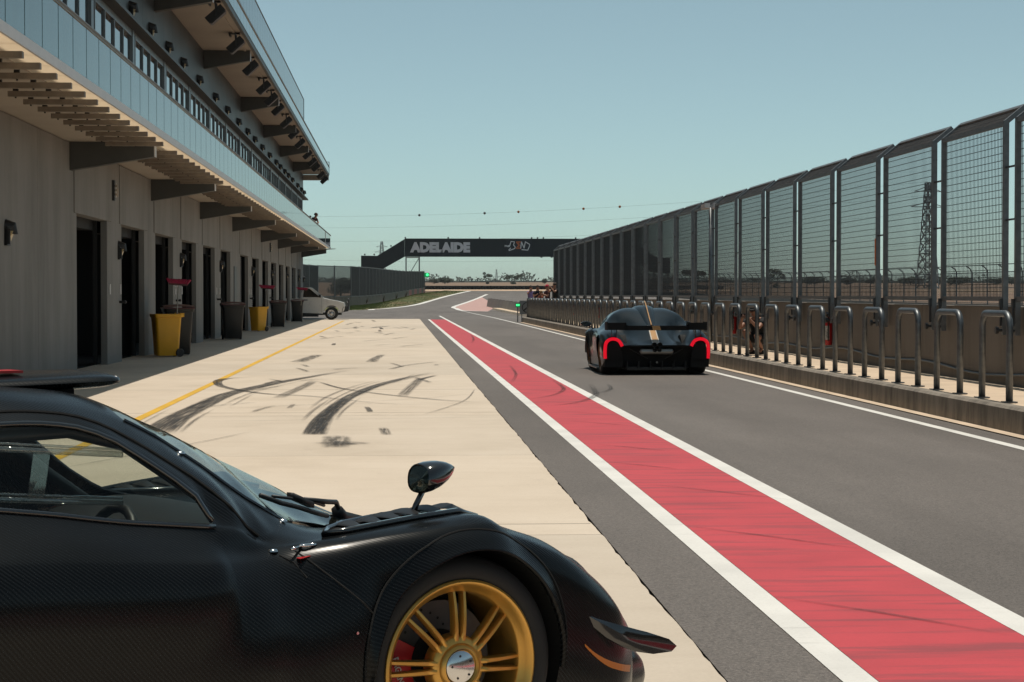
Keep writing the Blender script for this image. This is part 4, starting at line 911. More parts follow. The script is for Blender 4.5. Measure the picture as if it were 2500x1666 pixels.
def text_mesh(body, x0, x1, z0, z1, y, bold, ext, shear=0.0):
    cu = bpy.data.curves.new('lettering', 'FONT'); cu.body = body; cu.size = 1; cu.offset = bold; cu.extrude = ext; cu.shear = shear; cu.resolution_u = 3; cu.space_character = 1.03
    o = bpy.data.objects.new('lettering', cu); COL.objects.link(o); dg = bpy.context.evaluated_depsgraph_get(); me = bpy.data.meshes.new_from_object(o.evaluated_get(dg)); bpy.data.objects.remove(o); bpy.data.curves.remove(cu)
    xs = [v.co.x for v in me.vertices]; ys_ = [v.co.y for v in me.vertices]; a, b, c, d = min(xs), max(xs), min(ys_), max(ys_)
    for v in me.vertices: v.co = Vector((x0+(v.co.x-a)/(b-a)*(x1-x0), y-v.co.z, z0+(v.co.y-c)/(d-c)*(z1-z0)))
    return me
def bridge_text(body, x0, x1, z0, z1, bold, m, shear=0.0):
    me = text_mesh(body, x0, x1, z0, z1, BY-0.035, bold, 0.02, shear); me.transform(Matrix.Translation(BO)); link('lettering', me, m, br)
bridge_text('ADELAIDE', 2.25, 14.47, 10.0, 12.1, 0.075, M['letter']); bridge_text('ADELAIDE', 34.1, 46.3, 9.95, 12.05, 0.075, M['letter'])
bridge_text('THE', 21.45, 22.5, 11.12, 11.5, 0.04, M['print_white'], 0.25)
def px(p): u, v = 960+p[0]*.1955, 570+p[1]*.1955; return ((u-974)/12, 1.5+(719-v)/12)
def strokes(pl, m, w=0.085):
    mb = MB()
    for a, b in zip(pl, pl[1:]):
        (x0, z0), (x1, z1) = px(a), px(b); d = Vector((x1-x0, 0, z1-z0)); l = d.length; d.normalize(); n = Vector((-d.z, 0, d.x))
        mb.obox(((x0+x1)/2, BY-.035, (z0+z1)/2), d*(l/2+w*0.6), (0,.02,0), n*w)
    bb(mb, 'logo_stroke', m)
strokes([(1452,165),(1470,102),(1514,106),(1502,146),(1524,172),(1516,190),(1448,216),(1444,206),(1466,184)], M['print_white'])
strokes([(1592,106),(1536,108),(1568,148),(1534,190),(1588,190)], M['print_orange']); strokes([(1588,118),(1556,118),(1582,148),(1560,178),(1588,178)], M['print_orange'], 0.05)
strokes([(1592,188),(1602,106),(1634,186),(1650,106)], M['print_white']); strokes([(1650,106),(1704,138),(1702,160),(1680,210),(1606,204)], M['print_white'])

# ================================================================== white utility vehicle nosing out of a garage
M['whitep'] = mat('white car paint', (0.62, 0.61, 0.59), 0.28, var=0.03, coat=0.6, kind='obj'); M['tyre'] = mat('tyre rubber', (0.012, 0.012, 0.012), 0.75, var=0.15, kind='obj')
M['alloy'] = mat('alloy wheel', (0.42, 0.42, 0.43), 0.32, metal=0.8, var=0.05, kind='obj'); M['carglass'] = glassy('vehicle glass', (0.16, 0.19, 0.19), 1.0, 1.5, 0.01, 0.2, (0.01, 0.012, 0.012)); M['lampglass'] = mat('lamp glass', (0.55, 0.53, 0.45), 0.12, var=0.05, coat=1, kind='obj')
ute = thing('utility_vehicle', 'white utility vehicle with black bull bar nosing out past the bins', 'vehicle', (-3.98, 116.9, 0))
def arcpts(cx, cz, r, a0, a1, n): return [(cx+r*math.cos(R(a0+(a1-a0)*i/n)), cz+r*math.sin(R(a0+(a1-a0)*i/n))) for i in range(n+1)]
W = 0.86
low = [(-1.72, .40)] + [(-.52, .36)] + arcpts(0, .36, .50, 180, 10, 10) + [(.70,.46),(.78,.60),(.80,.82),(.76,1.00),(.45,1.10),(-.10,1.20),(-.48,1.30),(-.60,1.33),(-1.72,1.33)]
mb = MB(); mb.prism([(a, -W, b) for a, b in low], (0, 2*W, 0)); mb.build('body', M['whitep'], ute, bevel=0.05)
bed = [(-1.76,.42),(-2.55,.42)] + arcpts(-3.08, .36, .48, 10, 170, 8) + [(-4.05,.50),(-4.05,1.25),(-1.76,1.25)]
mb = MB(); mb.prism([(a, -W+.01, b) for a, b in bed], (0, 2*W-.02, 0)); mb.build('tray', M['whitep'], ute, bevel=0.04)
cab = MB(); rows = []
for s, ins in ((-1, 0), (-1, .14), (1, .14), (1, 0)):
    z = 1.87 if ins else 1.32; rows.append([(-1.74+(.10 if ins else 0), s*(W-.03-ins), z), (-1.30, s*(W-.03-ins), z+(.03 if ins else 0)), (-.52-(.70 if ins else 0), s*(W-.03-ins), z)])
pil = MB()
for s in (-1, 1):
    y0, y1 = s*(W-.03), s*(W-.17)
    for a, b, w in (((-.55,1.31),(-1.20,1.85),.05), ((-1.72,1.31),(-1.66,1.86),.07), ((-1.20,1.85),(-1.68,1.88),.05)):
        yy0 = y0 if a[1] < 1.5 else y1; pil.obox(((a[0]+b[0])/2, (yy0+y1)/2, (a[1]+b[1])/2), ((b[0]-a[0])/2, (y1-yy0)/2, (b[1]-a[1])/2), (0,.03,0), (w,0,w*0.6))
pil.build('pillar', M['whitep'], ute)
mb = MB(); mb.prism([(-1.20,-.70,1.85),(-1.12,-.70,1.82),(-1.22,-.70,1.90),(-1.45,-.70,1.915),(-1.70,-.70,1.90),(-1.72,-.70,1.85)], (0,1.4,0)); mb.build('roof', M['whitep'], ute, bevel=0.02)
mb = MB(); mb.add([(-.53,-.80,1.31),(-.53,.80,1.31),(-1.17,.68,1.86),(-1.17,-.68,1.86)], [(0,1,2,3)]); mb.build('windscreen', M['carglass'], ute)
for s in (-1, 1):
    mb = MB(); mb.add([(-.62,s*(W-.03),1.33),(-1.68,s*(W-.03),1.33),(-1.64,s*(W-.16),1.84),(-1.18,s*(W-.16),1.84)], [(0,1,2,3)]); mb.build('side_window', M['carglass'], ute)
    mb = MB(); mb.obox((-.66, s*(W+.08), 1.40), (.06,0,0), (0,.09,0), (0,0,.09)); mb.build('mirror', M['black'], ute, bevel=.02)
    mb = MB(); mb.box(-1.60, -1.38, s*W-.03, s*W+.03, 1.14, 1.18); mb.build('door_handle', M['black'], ute)
    mb = MB(); mb.box(.50, .765, s*.62-.16, s*.62+.235*(s > 0)+.16*(s < 0), .88, 1.03); mb.build('headlight', M['lampglass'], ute, bevel=.03)
    mb = MB(); mb.box(-1.735, -1.725, s*W-.005*s, s*W+.004*s, .45, 1.31); mb.box(-.56, -.55, s*W-.005*s, s*W+.004*s, .45, 1.31); mb.build('shut_line', M['black'], ute)
mb = MB(); mb.box(-1.74, -1.70, -.78, .78, 1.33, 1.86); mb.build('rear_window', M['carglass'], ute)
bb_ = MB(); bb_.prism([(.62,-W-.01,.44),(.98,-W+.05,.50),(1.04,-W+.1,.62),(1.04,-W+.1,.80),(.70,-W-.01,.78)], (0,2*W+.02-.1,0))
for s in (-1, 1): bb_.path([(1.0,s*.45,.78),(1.02,s*.45,1.18),(.98,s*.40,1.24),(.95,0,1.26)], .035, 8); bb_.path([(1.0,s*.80,.80),(.98,s*.80,.98),(.92,s*.70,1.06),(.95,s*.45,1.10)], .03, 8)
bb_.box(.96, 1.0, -.45, .45, .98, 1.02); bb_.build('bull_bar', M['black'], ute)
mb = MB(); mb.box(.95, 1.05, -.38, -.22, 1.08, 1.24); mb.box(.95, 1.05, .22, .38, 1.08, 1.24); mb.build('spot_lamp', M['black'], ute, bevel=.03)
mb = MB(); mb.box(-1.7, -.75, -.80, -.55, .18, .36); mb.build('side_step', M['black'], ute)
mb = MB(); mb.box(-4.0, .6, -.55, .55, .28, .42); mb.build('chassis', M['dark'], ute)
for cx in (0, -3.08):
    for s in (-1, 1):
        t = MB(); t.lathe([(.22,-.11),(.33,-.12),(.365,-.09),(.37,0),(.365,.09),(.33,.12),(.22,.11)], 28, 'y', (cx, s*.74, .37)); w_ = t.build('wheel', M['tyre'], ute, smooth=True)
        r = MB(); r.lathe([(.225,.112*s),(.21,.125*s),(.18,.07*s),(.10,.06*s),(.07,.10*s),(.001,.11*s)], 24, 'y', (cx, s*.74, .37)); r.build('rim', M['alloy'], w_, smooth=True)
        r = MB()
        for k in range(6): a = k*math.pi/3+.3; r.lathe([(.001,.074*s),(.028,.074*s)], 8, 'y', (cx+.15*math.cos(a), s*.74, .37+.15*math.sin(a)))
        r.build('rim_hole', M['black'], w_)
# ================================================================== the two race cars
def carbon_mat(name, base, hi, rough, coat, scale=520.0):
    """twill carbon: fine diagonal ribs in colour and gloss"""
    m, n, p, L = newmat(name); co = coords(n, 'obj', (1, 0.6, 1))
    w = n.nodes.new('ShaderNodeTexWave'); w.wave_type = 'BANDS'; w.bands_direction = 'DIAGONAL'; w.inputs['Scale'].default_value = scale/6.283; w.inputs['Distortion'].default_value = 0.4; L.new(co, w.inputs[0])
    b = noise(n, coords(n, 'obj'), 2.2, 4)
    f = mth(n, 'MULTIPLY', w.outputs['Fac'], ramp(n, b, [(0.3, (0.5,)*3), (0.7, (1,)*3)]))
    L.new(ramp(n, f, [(0.1, base), (0.9, hi)]), p.inputs['Base Color'])
    r = n.nodes.new('ShaderNodeMapRange'); r.inputs[3].default_value = rough+0.08; r.inputs[4].default_value = rough-0.03; L.new(f, r.inputs[0]); L.new(r.outputs[0], p.inputs['Roughness'])
    p.inputs['Coat Weight'].default_value = coat; p.inputs['Coat Roughness'].default_value = 0.05; p.inputs['Specular IOR Level'].default_value = 0.2
    return m
M['carbon'] = carbon_mat('satin carbon', (0.0015, 0.0018, 0.0021), (0.011, 0.0125, 0.014), 0.20, 0.0, 260)
M['carbong'] = carbon_mat('gloss blue carbon', (0.0015, 0.004, 0.0055), (0.003, 0.007, 0.009), 0.30, 0.45, 900)
M['gloss'] = mat('gloss black', (0.008, 0.008, 0.009), 0.12, var=0.05, coat=1.0, kind='obj')
M['satin'] = mat('satin black', (0.012, 0.012, 0.013), 0.4, var=0.08, kind='obj')
M['void'] = mat('unlit black', (0.004, 0.004, 0.004), 0.9, var=0, kind='obj')
M['gold'] = mat('gold wheel paint', (0.62, 0.345, 0.075), 0.30, metal=0.7, var=0.06, vs=6, kind='obj', coat=0.2)
M['bronze'] = mat('bronze wheel paint', (0.17, 0.095, 0.045), 0.35, metal=0.75, var=0.06, kind='obj')
M['chrome'] = mat('polished metal', (0.62, 0.62, 0.62), 0.12, metal=1.0, var=0.03, kind='obj')
M['disc'] = mat('brake disc', (0.10, 0.095, 0.09), 0.45, metal=0.5, var=0.15, vs=10, kind='obj')
M['calred'] = mat('red caliper', (0.45, 0.012, 0.015), 0.35, var=0.05, kind='obj')
M['screen'] = glassy('windscreen glass', (0.66, 0.72, 0.68), 0.75, 1.5, 0.01, 0.05, (0.02, 0.05, 0.055)); M['screend'] = glassy('dark screen glass', (0.05, 0.07, 0.075), 0.7, 1.5, 0.02, 0.4, (0.006, 0.012, 0.014))
M['sideglass'] = glassy('side window plastic', (0.90, 0.93, 0.90), 0.9, 1.22, 0.01)
M['clear'] = glassy('clear plastic tube', (0.72, 0.74, 0.72), 1.0, 1.7, 0.03, 0.10, (0.4, 0.4, 0.4))
M['stripe'] = mat('orange body stripe', (0.55, 0.17, 0.02), 0.3, var=0.04, kind='obj'); M['stripeg'] = mat('gold body stripe', (0.50, 0.27, 0.10), 0.28, var=0.05, coat=0.6, kind='obj'); M['stripew'] = mat('pale pinstripe', (0.55, 0.52, 0.47), 0.3, var=0.03, kind='obj')
M['titan'] = mat('titanium silencer', (0.30, 0.29, 0.27), 0.35, metal=0.6, var=0.12, kind='obj')
M['tail'] = emit('lit tail lamp', (1.0, 0.004, 0.025), 0.6)
M['mirrorg'] = mat('mirror glass', (0.55, 0.62, 0.62), 0.03, metal=1.0, var=0, kind='obj')
# body sections: s (forward from the front axle), nine (t, z) rails from the centre line out and down
ST = [
(-3.30,[(0,.55),(.3,.55),(.55,.545),(.64,.55),(.80,.63),(.92,.60),(.97,.52),(.98,.38),(.96,.28)]),
(-3.22,[(0,.565),(.3,.56),(.55,.55),(.64,.59),(.79,.69),(.93,.66),(1.0,.57),(1.02,.4),(.99,.22)]),
(-2.95,[(0,.68),(.3,.62),(.53,.575),(.62,.66),(.78,.79),(.93,.76),(1.01,.66),(1.04,.45),(1.0,.15)]),
(-2.60,[(0,.84),(.28,.74),(.5,.63),(.6,.71),(.78,.84),(.93,.81),(1.02,.72),(1.05,.48),(1.0,.12)]),
(-2.20,[(0,.98),(.3,.92),(.5,.76),(.6,.75),(.77,.84),(.92,.82),(1.0,.76),(1.02,.45),(.96,.12)]),
(-1.85,[(0,1.11),(.4,1.07),(.53,1.01),(.6,.96),(.8,.90),(.93,.83),(.98,.785),(.99,.45),(.94,.12)]),
(-1.60,[(0,1.185),(.48,1.165),(.555,1.14),(.62,1.11),(.82,.93),(.93,.832),(.975,.79),(.985,.45),(.94,.12)]),
(-1.35,[(0,1.217),(.5,1.197),(.56,1.168),(.62,1.136),(.82,.903),(.926,.818),(.965,.778),(.98,.45),(.94,.12)]),
(-1.16,[(0,1.216),(.5,1.187),(.581,1.156),(.638,1.122),(.82,.871),(.92,.799),(.96,.762),(.98,.45),(.94,.12)]),
(-1.06,[(0,1.212),(.504,1.169),(.606,1.125),(.682,1.083),(.82,.856),(.911,.788),(.953,.753),(.975,.45),(.94,.12)]),
(-0.99,[(0,1.204),(.514,1.146),(.631,1.086),(.714,1.034),(.82,.848),(.905,.781),(.948,.746),(.972,.45),(.94,.12)]),
(-0.94,[(0,1.192),(.52,1.126),(.656,1.053),(.744,.994),(.82,.842),(.90,.776),(.945,.741),(0.968,0.456),(.94,.12)]),
(-0.845,[(0,1.163),(.54,1.074),(.701,.984),(.79,.911),(.82,.831),(.891,.766),(.939,.732),(0.968,0.509),(.94,.12)]),
(-0.805,[(0,1.150),(.55,1.046),(.72,.954),(0.807,.84),(.822,.827),(0.87,.761),(0.91,.728),(0.968,0.531),(.94,.12)]),
(-0.72,[(0,1.117),(.57,.988),(.762,.875),(0.8,.82),(0.813,.808),(0.835,.752),(0.875,.72),(0.962,0.579),(.94,.12)]),
(-0.647,[(0,1.088),(.588,.932),(0.771,.79),(0.781,.778),(0.794,.770),(0.816,.748),(0.856,.720),(0.941,0.590),(.94,.12)]),
(-0.594,[(0,1.065),(.60,.891),(.76,.783),(0.773,.766),(0.786,.757),(0.808,.747),(0.848,.724),(0.933,0.590),(.94,.12)]),
(-0.527,[(0,1.034),(.61,.849),(.70,.792),(.76,.768),(0.793,.756),(0.815,.752),(0.855,.735),(0.940,0.590),(.94,.12)]),
(-0.453,[(0,1.0),(.61,.806),(.68,.782),(.74,.768),(.80,.762),(0.833,.760),(0.873,.746),(0.958,0.590),(.94,.12)]),
(-0.397,[(0,.974),(.58,.788),(.66,.776),(.74,.770),(.80,.767),(0.851,.765),(0.891,.754),(0.968,0.590),(.94,.12)]),
(-0.33,[(0,.945),(.532,.772),(.62,.768),(.70,.773),(.80,.775),(0.871,.773),(0.911,.762),(0.968,0.579),(.94,.12)]),
(-0.257,[(0,.912),(.48,.755),(.58,.762),(.68,.778),(.80,.782),(0.89,.781),(0.93,.770),(0.968,0.538),(.94,.12)]),
(-0.15,[(0,.86),(.392,.738),(.53,.758),(.64,.782),(.80,.792),(0.912,.790),(0.952,.778),(0.968,0.478),(.94,.12)]),
(-0.039,[(0,.80),(.30,.722),(.50,.756),(.61,.788),(.80,.800),(0.922,.798),(0.962,.784),(.98,.52),(.94,.12)]),
(0.10,[(0,.735),(.28,.712),(.48,.748),(.60,.788),(.80,.803),(0.922,.80),(0.962,.782),(.98,.52),(.94,.12)]),
(0.207,[(0,.70),(.28,.675),(.48,.728),(.62,.763),(.76,.767),(.88,.757),(.935,.735),(.97,.50),(.94,.12)]),
(0.328,[(0,.655),(.28,.63),(.48,.69),(.62,.727),(.76,.730),(.88,.712),(.94,.685),(.97,.48),(.94,.12)]),
(0.413,[(0,.625),(.28,.60),(.48,.665),(.62,.702),(.75,.704),(.87,.68),(.94,.645),(.97,.45),(.94,.12)]),
(0.511,[(0,.585),(.28,.565),(.47,.635),(.6,.658),(.75,.654),(.87,.62),(.94,.575),(.965,.42),(.94,.12)]),
(0.662,[(0,.52),(.26,.51),(.45,.59),(.57,.605),(.74,.566),(.84,.52),(.91,.46),(.93,.34),(.91,.12)]),
(0.756,[(0,.475),(.26,.475),(.43,.575),(.53,.588),(.70,.510),(.79,.45),(.85,.39),(.87,.28),(.86,.12)]),
(0.815,[(0,.445),(.26,.44),(.41,.54),(.51,.552),(.66,.462),(.74,.41),(.80,.35),(.82,.25),(.81,.12)]),
(0.855,[(0,.42),(.26,.40),(.39,.46),(.49,.47),(.62,.40),(.69,.35),(.74,.29),(.755,.2),(.75,.12)]),
(0.90,[(0,.39),(.26,.36),(.38,.34),(.48,.32),(.58,.30),(.65,.275),(.69,.24),(.705,.18),(.70,.12)]),
(1.0,[(0,.32),(.25,.30),(.36,.29),(.46,.28),(.55,.265),(.60,.245),(.635,.21),(.645,.15),(.64,.10)]),
(1.10,[(0,.24),(.22,.23),(.32,.225),(.40,.215),(.47,.205),(.52,.19),(.555,.165),(.565,.13),(.55,.09)]),
(1.16,[(0,.12),(.15,.118),(.24,.115),(.3,.112),(.35,.11),(.38,.105),(.395,.10),(.40,.095),(.39,.09)]),
]
def cr(p0, p1, p2, p3, t): return 0.5*((2*p1)+(p2-p0)*t+(2*p0-5*p1+4*p2-p3)*t*t+(3*p1-p0-3*p2+p3)*t**3)
PER = 5      # samples between rails
def rails_at(s):
    i = max(0, min(len(ST)-2, next((k for k in range(len(ST)-1) if ST[k+1][0] >= s), len(ST)-2)))
    s0, s1 = ST[i][0], ST[i+1][0]; t = (s-s0)/(s1-s0); out = []
    for k in range(9):
        P = [ST[max(0, min(len(ST)-1, i+d))] for d in (-1, 0, 1, 2)]; o = []
        for c in (0, 1):
            m1 = (P[2][1][k][c]-P[0][1][k][c])/max(1e-4, P[2][0]-P[0][0])*(s1-s0); m2 = (P[3][1][k][c]-P[1][1][k][c])/max(1e-4, P[3][0]-P[1][0])*(s1-s0)
            a, b = P[1][1][k][c], P[2][1][k][c]; t2, t3 = t*t, t**3
            o.append((2*t3-3*t2+1)*a+(t3-2*t2+t)*m1+(-2*t3+3*t2)*b+(t3-t2)*m2)
        out.append(tuple(o))
    return out
def section(s, per=PER):
    r = rails_at(s); pts = []
    for k in range(8):
        p0 = r[k-1] if k else (-r[1][0], r[1][1]); p1, p2 = r[k], r[k+1]; p3 = r[min(k+2, 8)]
        for j in range(per):
            t = j/per
            # centripetal-ish: limit tangents so tight rails do not overshoot
            def tan(a, b, c): 
                l1 = math.dist(a, b)+1e-5; l2 = math.dist(b, c)+1e-5
                return [((b[q]-a[q])/l1*l2+(c[q]-b[q])/l2*l1)/(l1+l2) for q in (0,1)]
            L_ = math.dist(p1, p2); m1 = [v*L_ for v in tan(p0, p1, p2)]; m2 = [v*L_ for v in tan(p1, p2, p3)] if k < 7 else [(p2[q]-p1[q]) for q in (0,1)]
            t2, t3 = t*t, t**3
            pts.append(tuple((2*t3-3*t2+1)*p1[q]+(t3-2*t2+t)*m1[q]+(-2*t3+3*t2)*p2[q]+(t3-t2)*m2[q] for q in (0,1)))
    pts.append(r[8]); return pts
def s_samples():
    out = []; s = ST[0][0]
    while s < ST[-1][0]:
        out.append(s); s += 0.018 if (-0.45 < s < 0.45 or -3.05 < s < -2.15) else 0.03
    for k in (-0.94, 0.10, -0.805): out.append(k)
    out.append(ST[-1][0]); return sorted(set(round(q, 4) for q in out))
SS = s_samples(); SEC = [section(s) for s in SS]
WB = -2.60; RW = 0.345; AR = 0.375
def body_meshes():
    """split the lofted skin into shell, windscreen and side windows, arches cut round the wheels"""
    out = {'shell': MB(), 'screen': MB(), 'win': [MB(), MB()], 'frame': [MB(), MB()]}
    n = len(SEC[0])
    for side in (-1, 1):      # -1: the car's right, +1: left
        idx = {}
        def P(i, j):
            s = SS[i]; t, z = SEC[i][j]; ss, zz = s, z
            if j > 5*5:                      # lower flank: push points out of the wheel openings
                for cx, r in ((0.0, AR), (WB, AR+0.005)):
                    d = math.hypot(s-cx, z-RW)
                    if d < r and t > 0.5:
                        if d < 1e-4: d = 1e-4
                        ss, zz = cx+(s-cx)/d*r, RW+(z-RW)/d*r
            return (ss, side*t, zz)
        for i in range(len(SS)-1):
            for j in range(n-1):
                s = 0.5*(SS[i]+SS[i+1]); q = [(i,j),(i+1,j),(i+1,j+1),(i,j+1)]
                if j > 5*5:
                    ins = 0
                    for a, b in q:
                        for cx, r in ((0.0, AR), (WB, AR+0.005)):
                            if math.hypot(SS[a]-cx, SEC[a][b][1]-RW) < r and SEC[a][b][0] > 0.5: ins += 1
                    if ins == 4: continue
                pts = [P(a, b) for a, b in q]
                if side == 1: pts = pts[::-1]
                k = j//PER
                if k == 0 and -0.94 <= s <= 0.10: tgt = out['screen']
                elif k == 3 and -1.60 <= s <= -0.805: tgt = out['win'][0 if side == -1 else 1]
                elif k == 2 and -1.60 <= s <= -0.62: tgt = out['frame'][0 if side == -1 else 1]
                else: tgt = out['shell']
                tgt.add(pts, [(0,1,2,3)])
    return out
def weld(mb, name, angle=None):
    me = mb.mesh(name); bm = bmesh.new(); bm.from_mesh(me); bmesh.ops.remove_doubles(bm, verts=bm.verts, dist=0.0006)
    bmesh.ops.dissolve_degenerate(bm, edges=bm.edges, dist=0.0003)
    for f in bm.faces: f.smooth = True
    bm.to_mesh(me); bm.free(); return me
BODY = body_meshes()
for key, nm in (('shell','body_shell'), ('screen','windscreen')): BODY[key] = weld(BODY[key], nm)
BODY['win'] = [weld(m_, 'side_window') for m_ in BODY['win']]; BODY['frame'] = [weld(m_, 'door_frame') for m_ in BODY['frame']]
def part(me, name, m, parent):
    me = me.copy(); me.name = name; me.materials.clear(); me.materials.append(m)
    return link(name, me, m, parent)
def surf(s, t):
    """height of the upper skin at (s, t)"""
    sec = section(s)
    for a, b in zip(sec, sec[1:]):
        if min(a[0], b[0]) <= t <= max(a[0], b[0]) and abs(a[0]-b[0]) > 1e-5: return a[1]+(b[1]-a[1])*(t-a[0])/(b[0]-a[0])
    return sec[0][1]
def side_t(s, z):
    sec = section(s); best = None
    for a, b in zip(sec[20:], sec[21:]):
        if min(a[1], b[1]) <= z <= max(a[1], b[1]) and abs(a[1]-b[1]) > 1e-5: best = a[0]+(b[0]-a[0])*(z-a[1])/(b[1]-a[1])
    return best if best else sec[30][0]
def wheel(parent, s, side, rimm, steer=0.0, rw=RW, width=0.26, rr=0.2715, caliper=True, t_out=0.955):
    """wheel > tyre, rim, spokes, hub, disc, caliper; outer face looks along side*y"""
    o = bpy.data.objects.new('wheel', None); COL.objects.link(o); o.parent = parent
    o.location = (s, side*(t_out-width/2), rw); o.rotation_euler = (0, 0, steer); h = width/2; k = side
    t = MB(); t.lathe([(rr-.012, k*(h-.025)),(rr+.004, k*(h-.008)),(rr+.02, k*h),(rw-.03, k*(h-.004)),(rw-.008, k*(h-.02)),(rw, k*(h-.05)),(rw, -k*(h-.05)),(rw-.02, -k*h),(rr-.01, -k*(h-.02))], 72, 'y'); t.build('tyre', M['tyre'], o, smooth=True)
    r = MB(); r.lathe([(rr+.002, k*(h-.018)),(rr+.001, k*(h-.004)),(rr-.006, k*(h+.001)),(rr-.014, k*(h-.003)),(rr-.020, k*(h-.020)),(rr-.036, k*(h-.034)),(rr-.040, k*(h-.040)),(rr-.044, k*(h-.064)),(rr-.042, -k*(h-.02))], 72, 'y'); r.build('rim', rimm, o, angle=R(50))
    ri = rr-.036
    def bar(a, off, r0, r1, wd):
        m_ = MB(); rows = []; c, s_ = math.cos(a), math.sin(a); N = 9
        for i in range(N):
            q = i/(N-1); rad = r0+(r1-r0)*q; dep = k*(h-.046+0.022*(1-q)+0.008*math.sin(math.pi*q)); o_ = off*(0.62+0.38*q); w_ = wd*(1.15-0.35*q)
            row = []
            for e, dz in ((-1,-.022),(-1,-.004),(-.55,.004),(.55,.004),(1,-.004),(1,-.022)):
                lat = o_+e*w_; row.append((rad*c-lat*s_, dep+k*dz, rad*s_+lat*c))
            rows.append(row)
        m_.grid(rows, flip=(k < 0)); return m_
    for i in range(8):
        for sgn in (-1, 1): bar(R(-3+45*i), sgn*0.0195, 0.070, ri+.004, 0.0092).build('spoke', rimm, o, angle=R(60))
    m_ = MB(); m_.lathe([(.100, k*(h-.070)),(.098, k*(h-.034)),(.088, k*(h-.022)),(.074, k*(h-.018)),(.068, k*(h-.006)),(.060, k*(h-.002)),(.056, k*(h-.008)),(.052, k*(h-.018))], 48, 'y'); m_.build('hub', rimm, o, angle=R(40))
    m_ = MB(); m_.lathe([(.001, k*(h-.003)),(.046, k*(h-.004)),(.053, k*(h-.010))], 32, 'y'); cpo = m_.build('centre_cap', M['chrome'], o, angle=R(50))
    m_ = MB()
    for q in range(5): a = q*1.2566+.5; m_.lathe([(.001,k*.002),(.0038,k*.002),(.0038,0)], 8, 'y', (.036*math.cos(a), k*(h-.0045), .036*math.sin(a)))
    m_.build('cap_bolt', M['black'], cpo)
    m_ = MB(); m_.lathe([(.10, k*(h-.150)),(.19, k*(h-.150)),(.192, k*(h-.165)),(.19, k*(h-.180))], 48, 'y'); d_ = m_.build('brake_disc', M['disc'], o, angle=R(40))
    m_ = MB()
    for q in range(36):
        a = q*math.pi/18; rd = .115+.02*(q % 4); m_.lathe([(.001, k*(h-.148)),(.0045, k*(h-.148))], 6, 'y', (rd*math.cos(a), 0, rd*math.sin(a)))
    m_.build('drill_hole', M['void'], d_)
    m_ = MB(); m_.lathe([(.12, k*(h-.112)),(.205, k*(h-.112)),(.215, k*(h-.125)),(.215, k*(h-.19)),(.12, k*(h-.19))], 10, 'y', closed=True, a0=R(152), a1=R(214)); cl = m_.build('caliper', M['calred'], o, angle=R(40))
    m_ = MB(); m_.lathe([(.001, k*(h-.15)),(.10, k*(h-.15)),(.10, -k*h*0.5),(.21, -k*h*0.6),(.21, -k*h*0.8),(.001, -k*h*0.8)], 32, 'y'); m_.build('hub_carrier', M['void'], o)
    return o, cl
def arch_well(parent, s, side):
    m_ = MB(); r = AR+0.012; prof = [(r, side*0.90), (r, side*0.55)]; m_.lathe([(r, side*0.955), (r, side*0.52), (0.001, side*0.52)], 36, 'y', (s, 0, RW), a0=R(-30), a1=R(210)); m_.build('wheel_well', M['void'], parent)
def arch_lip(parent, s, side, m):
    """carbon flare between the fender seam and the opening"""
    rows = []; N = 44
    for i in range(N+1):
        a = R(-6+(196+6)*i/N); q = i/N; co_, si = math.cos(a), math.sin(a)
        ro = 0.385+0.046*min(1, max(0, math.sin(math.pi*min(1, max(0, (i/N-0.02)/0.9)))))**0.8
        row = []
        for u in (0, .12, .3, .5, .7, .88, 1.0, 1.06):
            rad = ro+(0.370-ro)*min(u, 1.0); zz = RW+rad*si; ssx = s+rad*co_; tb = max(side_t(ssx, max(.14, zz)), 0.9)
            bulge = 0.004+0.030*(u**1.5) if u <= 1.0 else 0.004
            row.append((ssx, side*(tb+bulge), zz))
        rows.append(row)
    m_ = MB(); m_.grid(rows, flip=(side > 0)); o = m_.build('arch_flare', m, parent, smooth=True)
    g = MB(); g.path([rows[i][0] for i in range(N+1)], 0.0035, 5); g.build('seam', M['void'], o)
def onside(s, z, side, e=0.003): return (s, side*(side_t(s, z)+e), z)
def ontop(s, t, side, e=0.003): return (s, side*t, surf(s, t)+e)
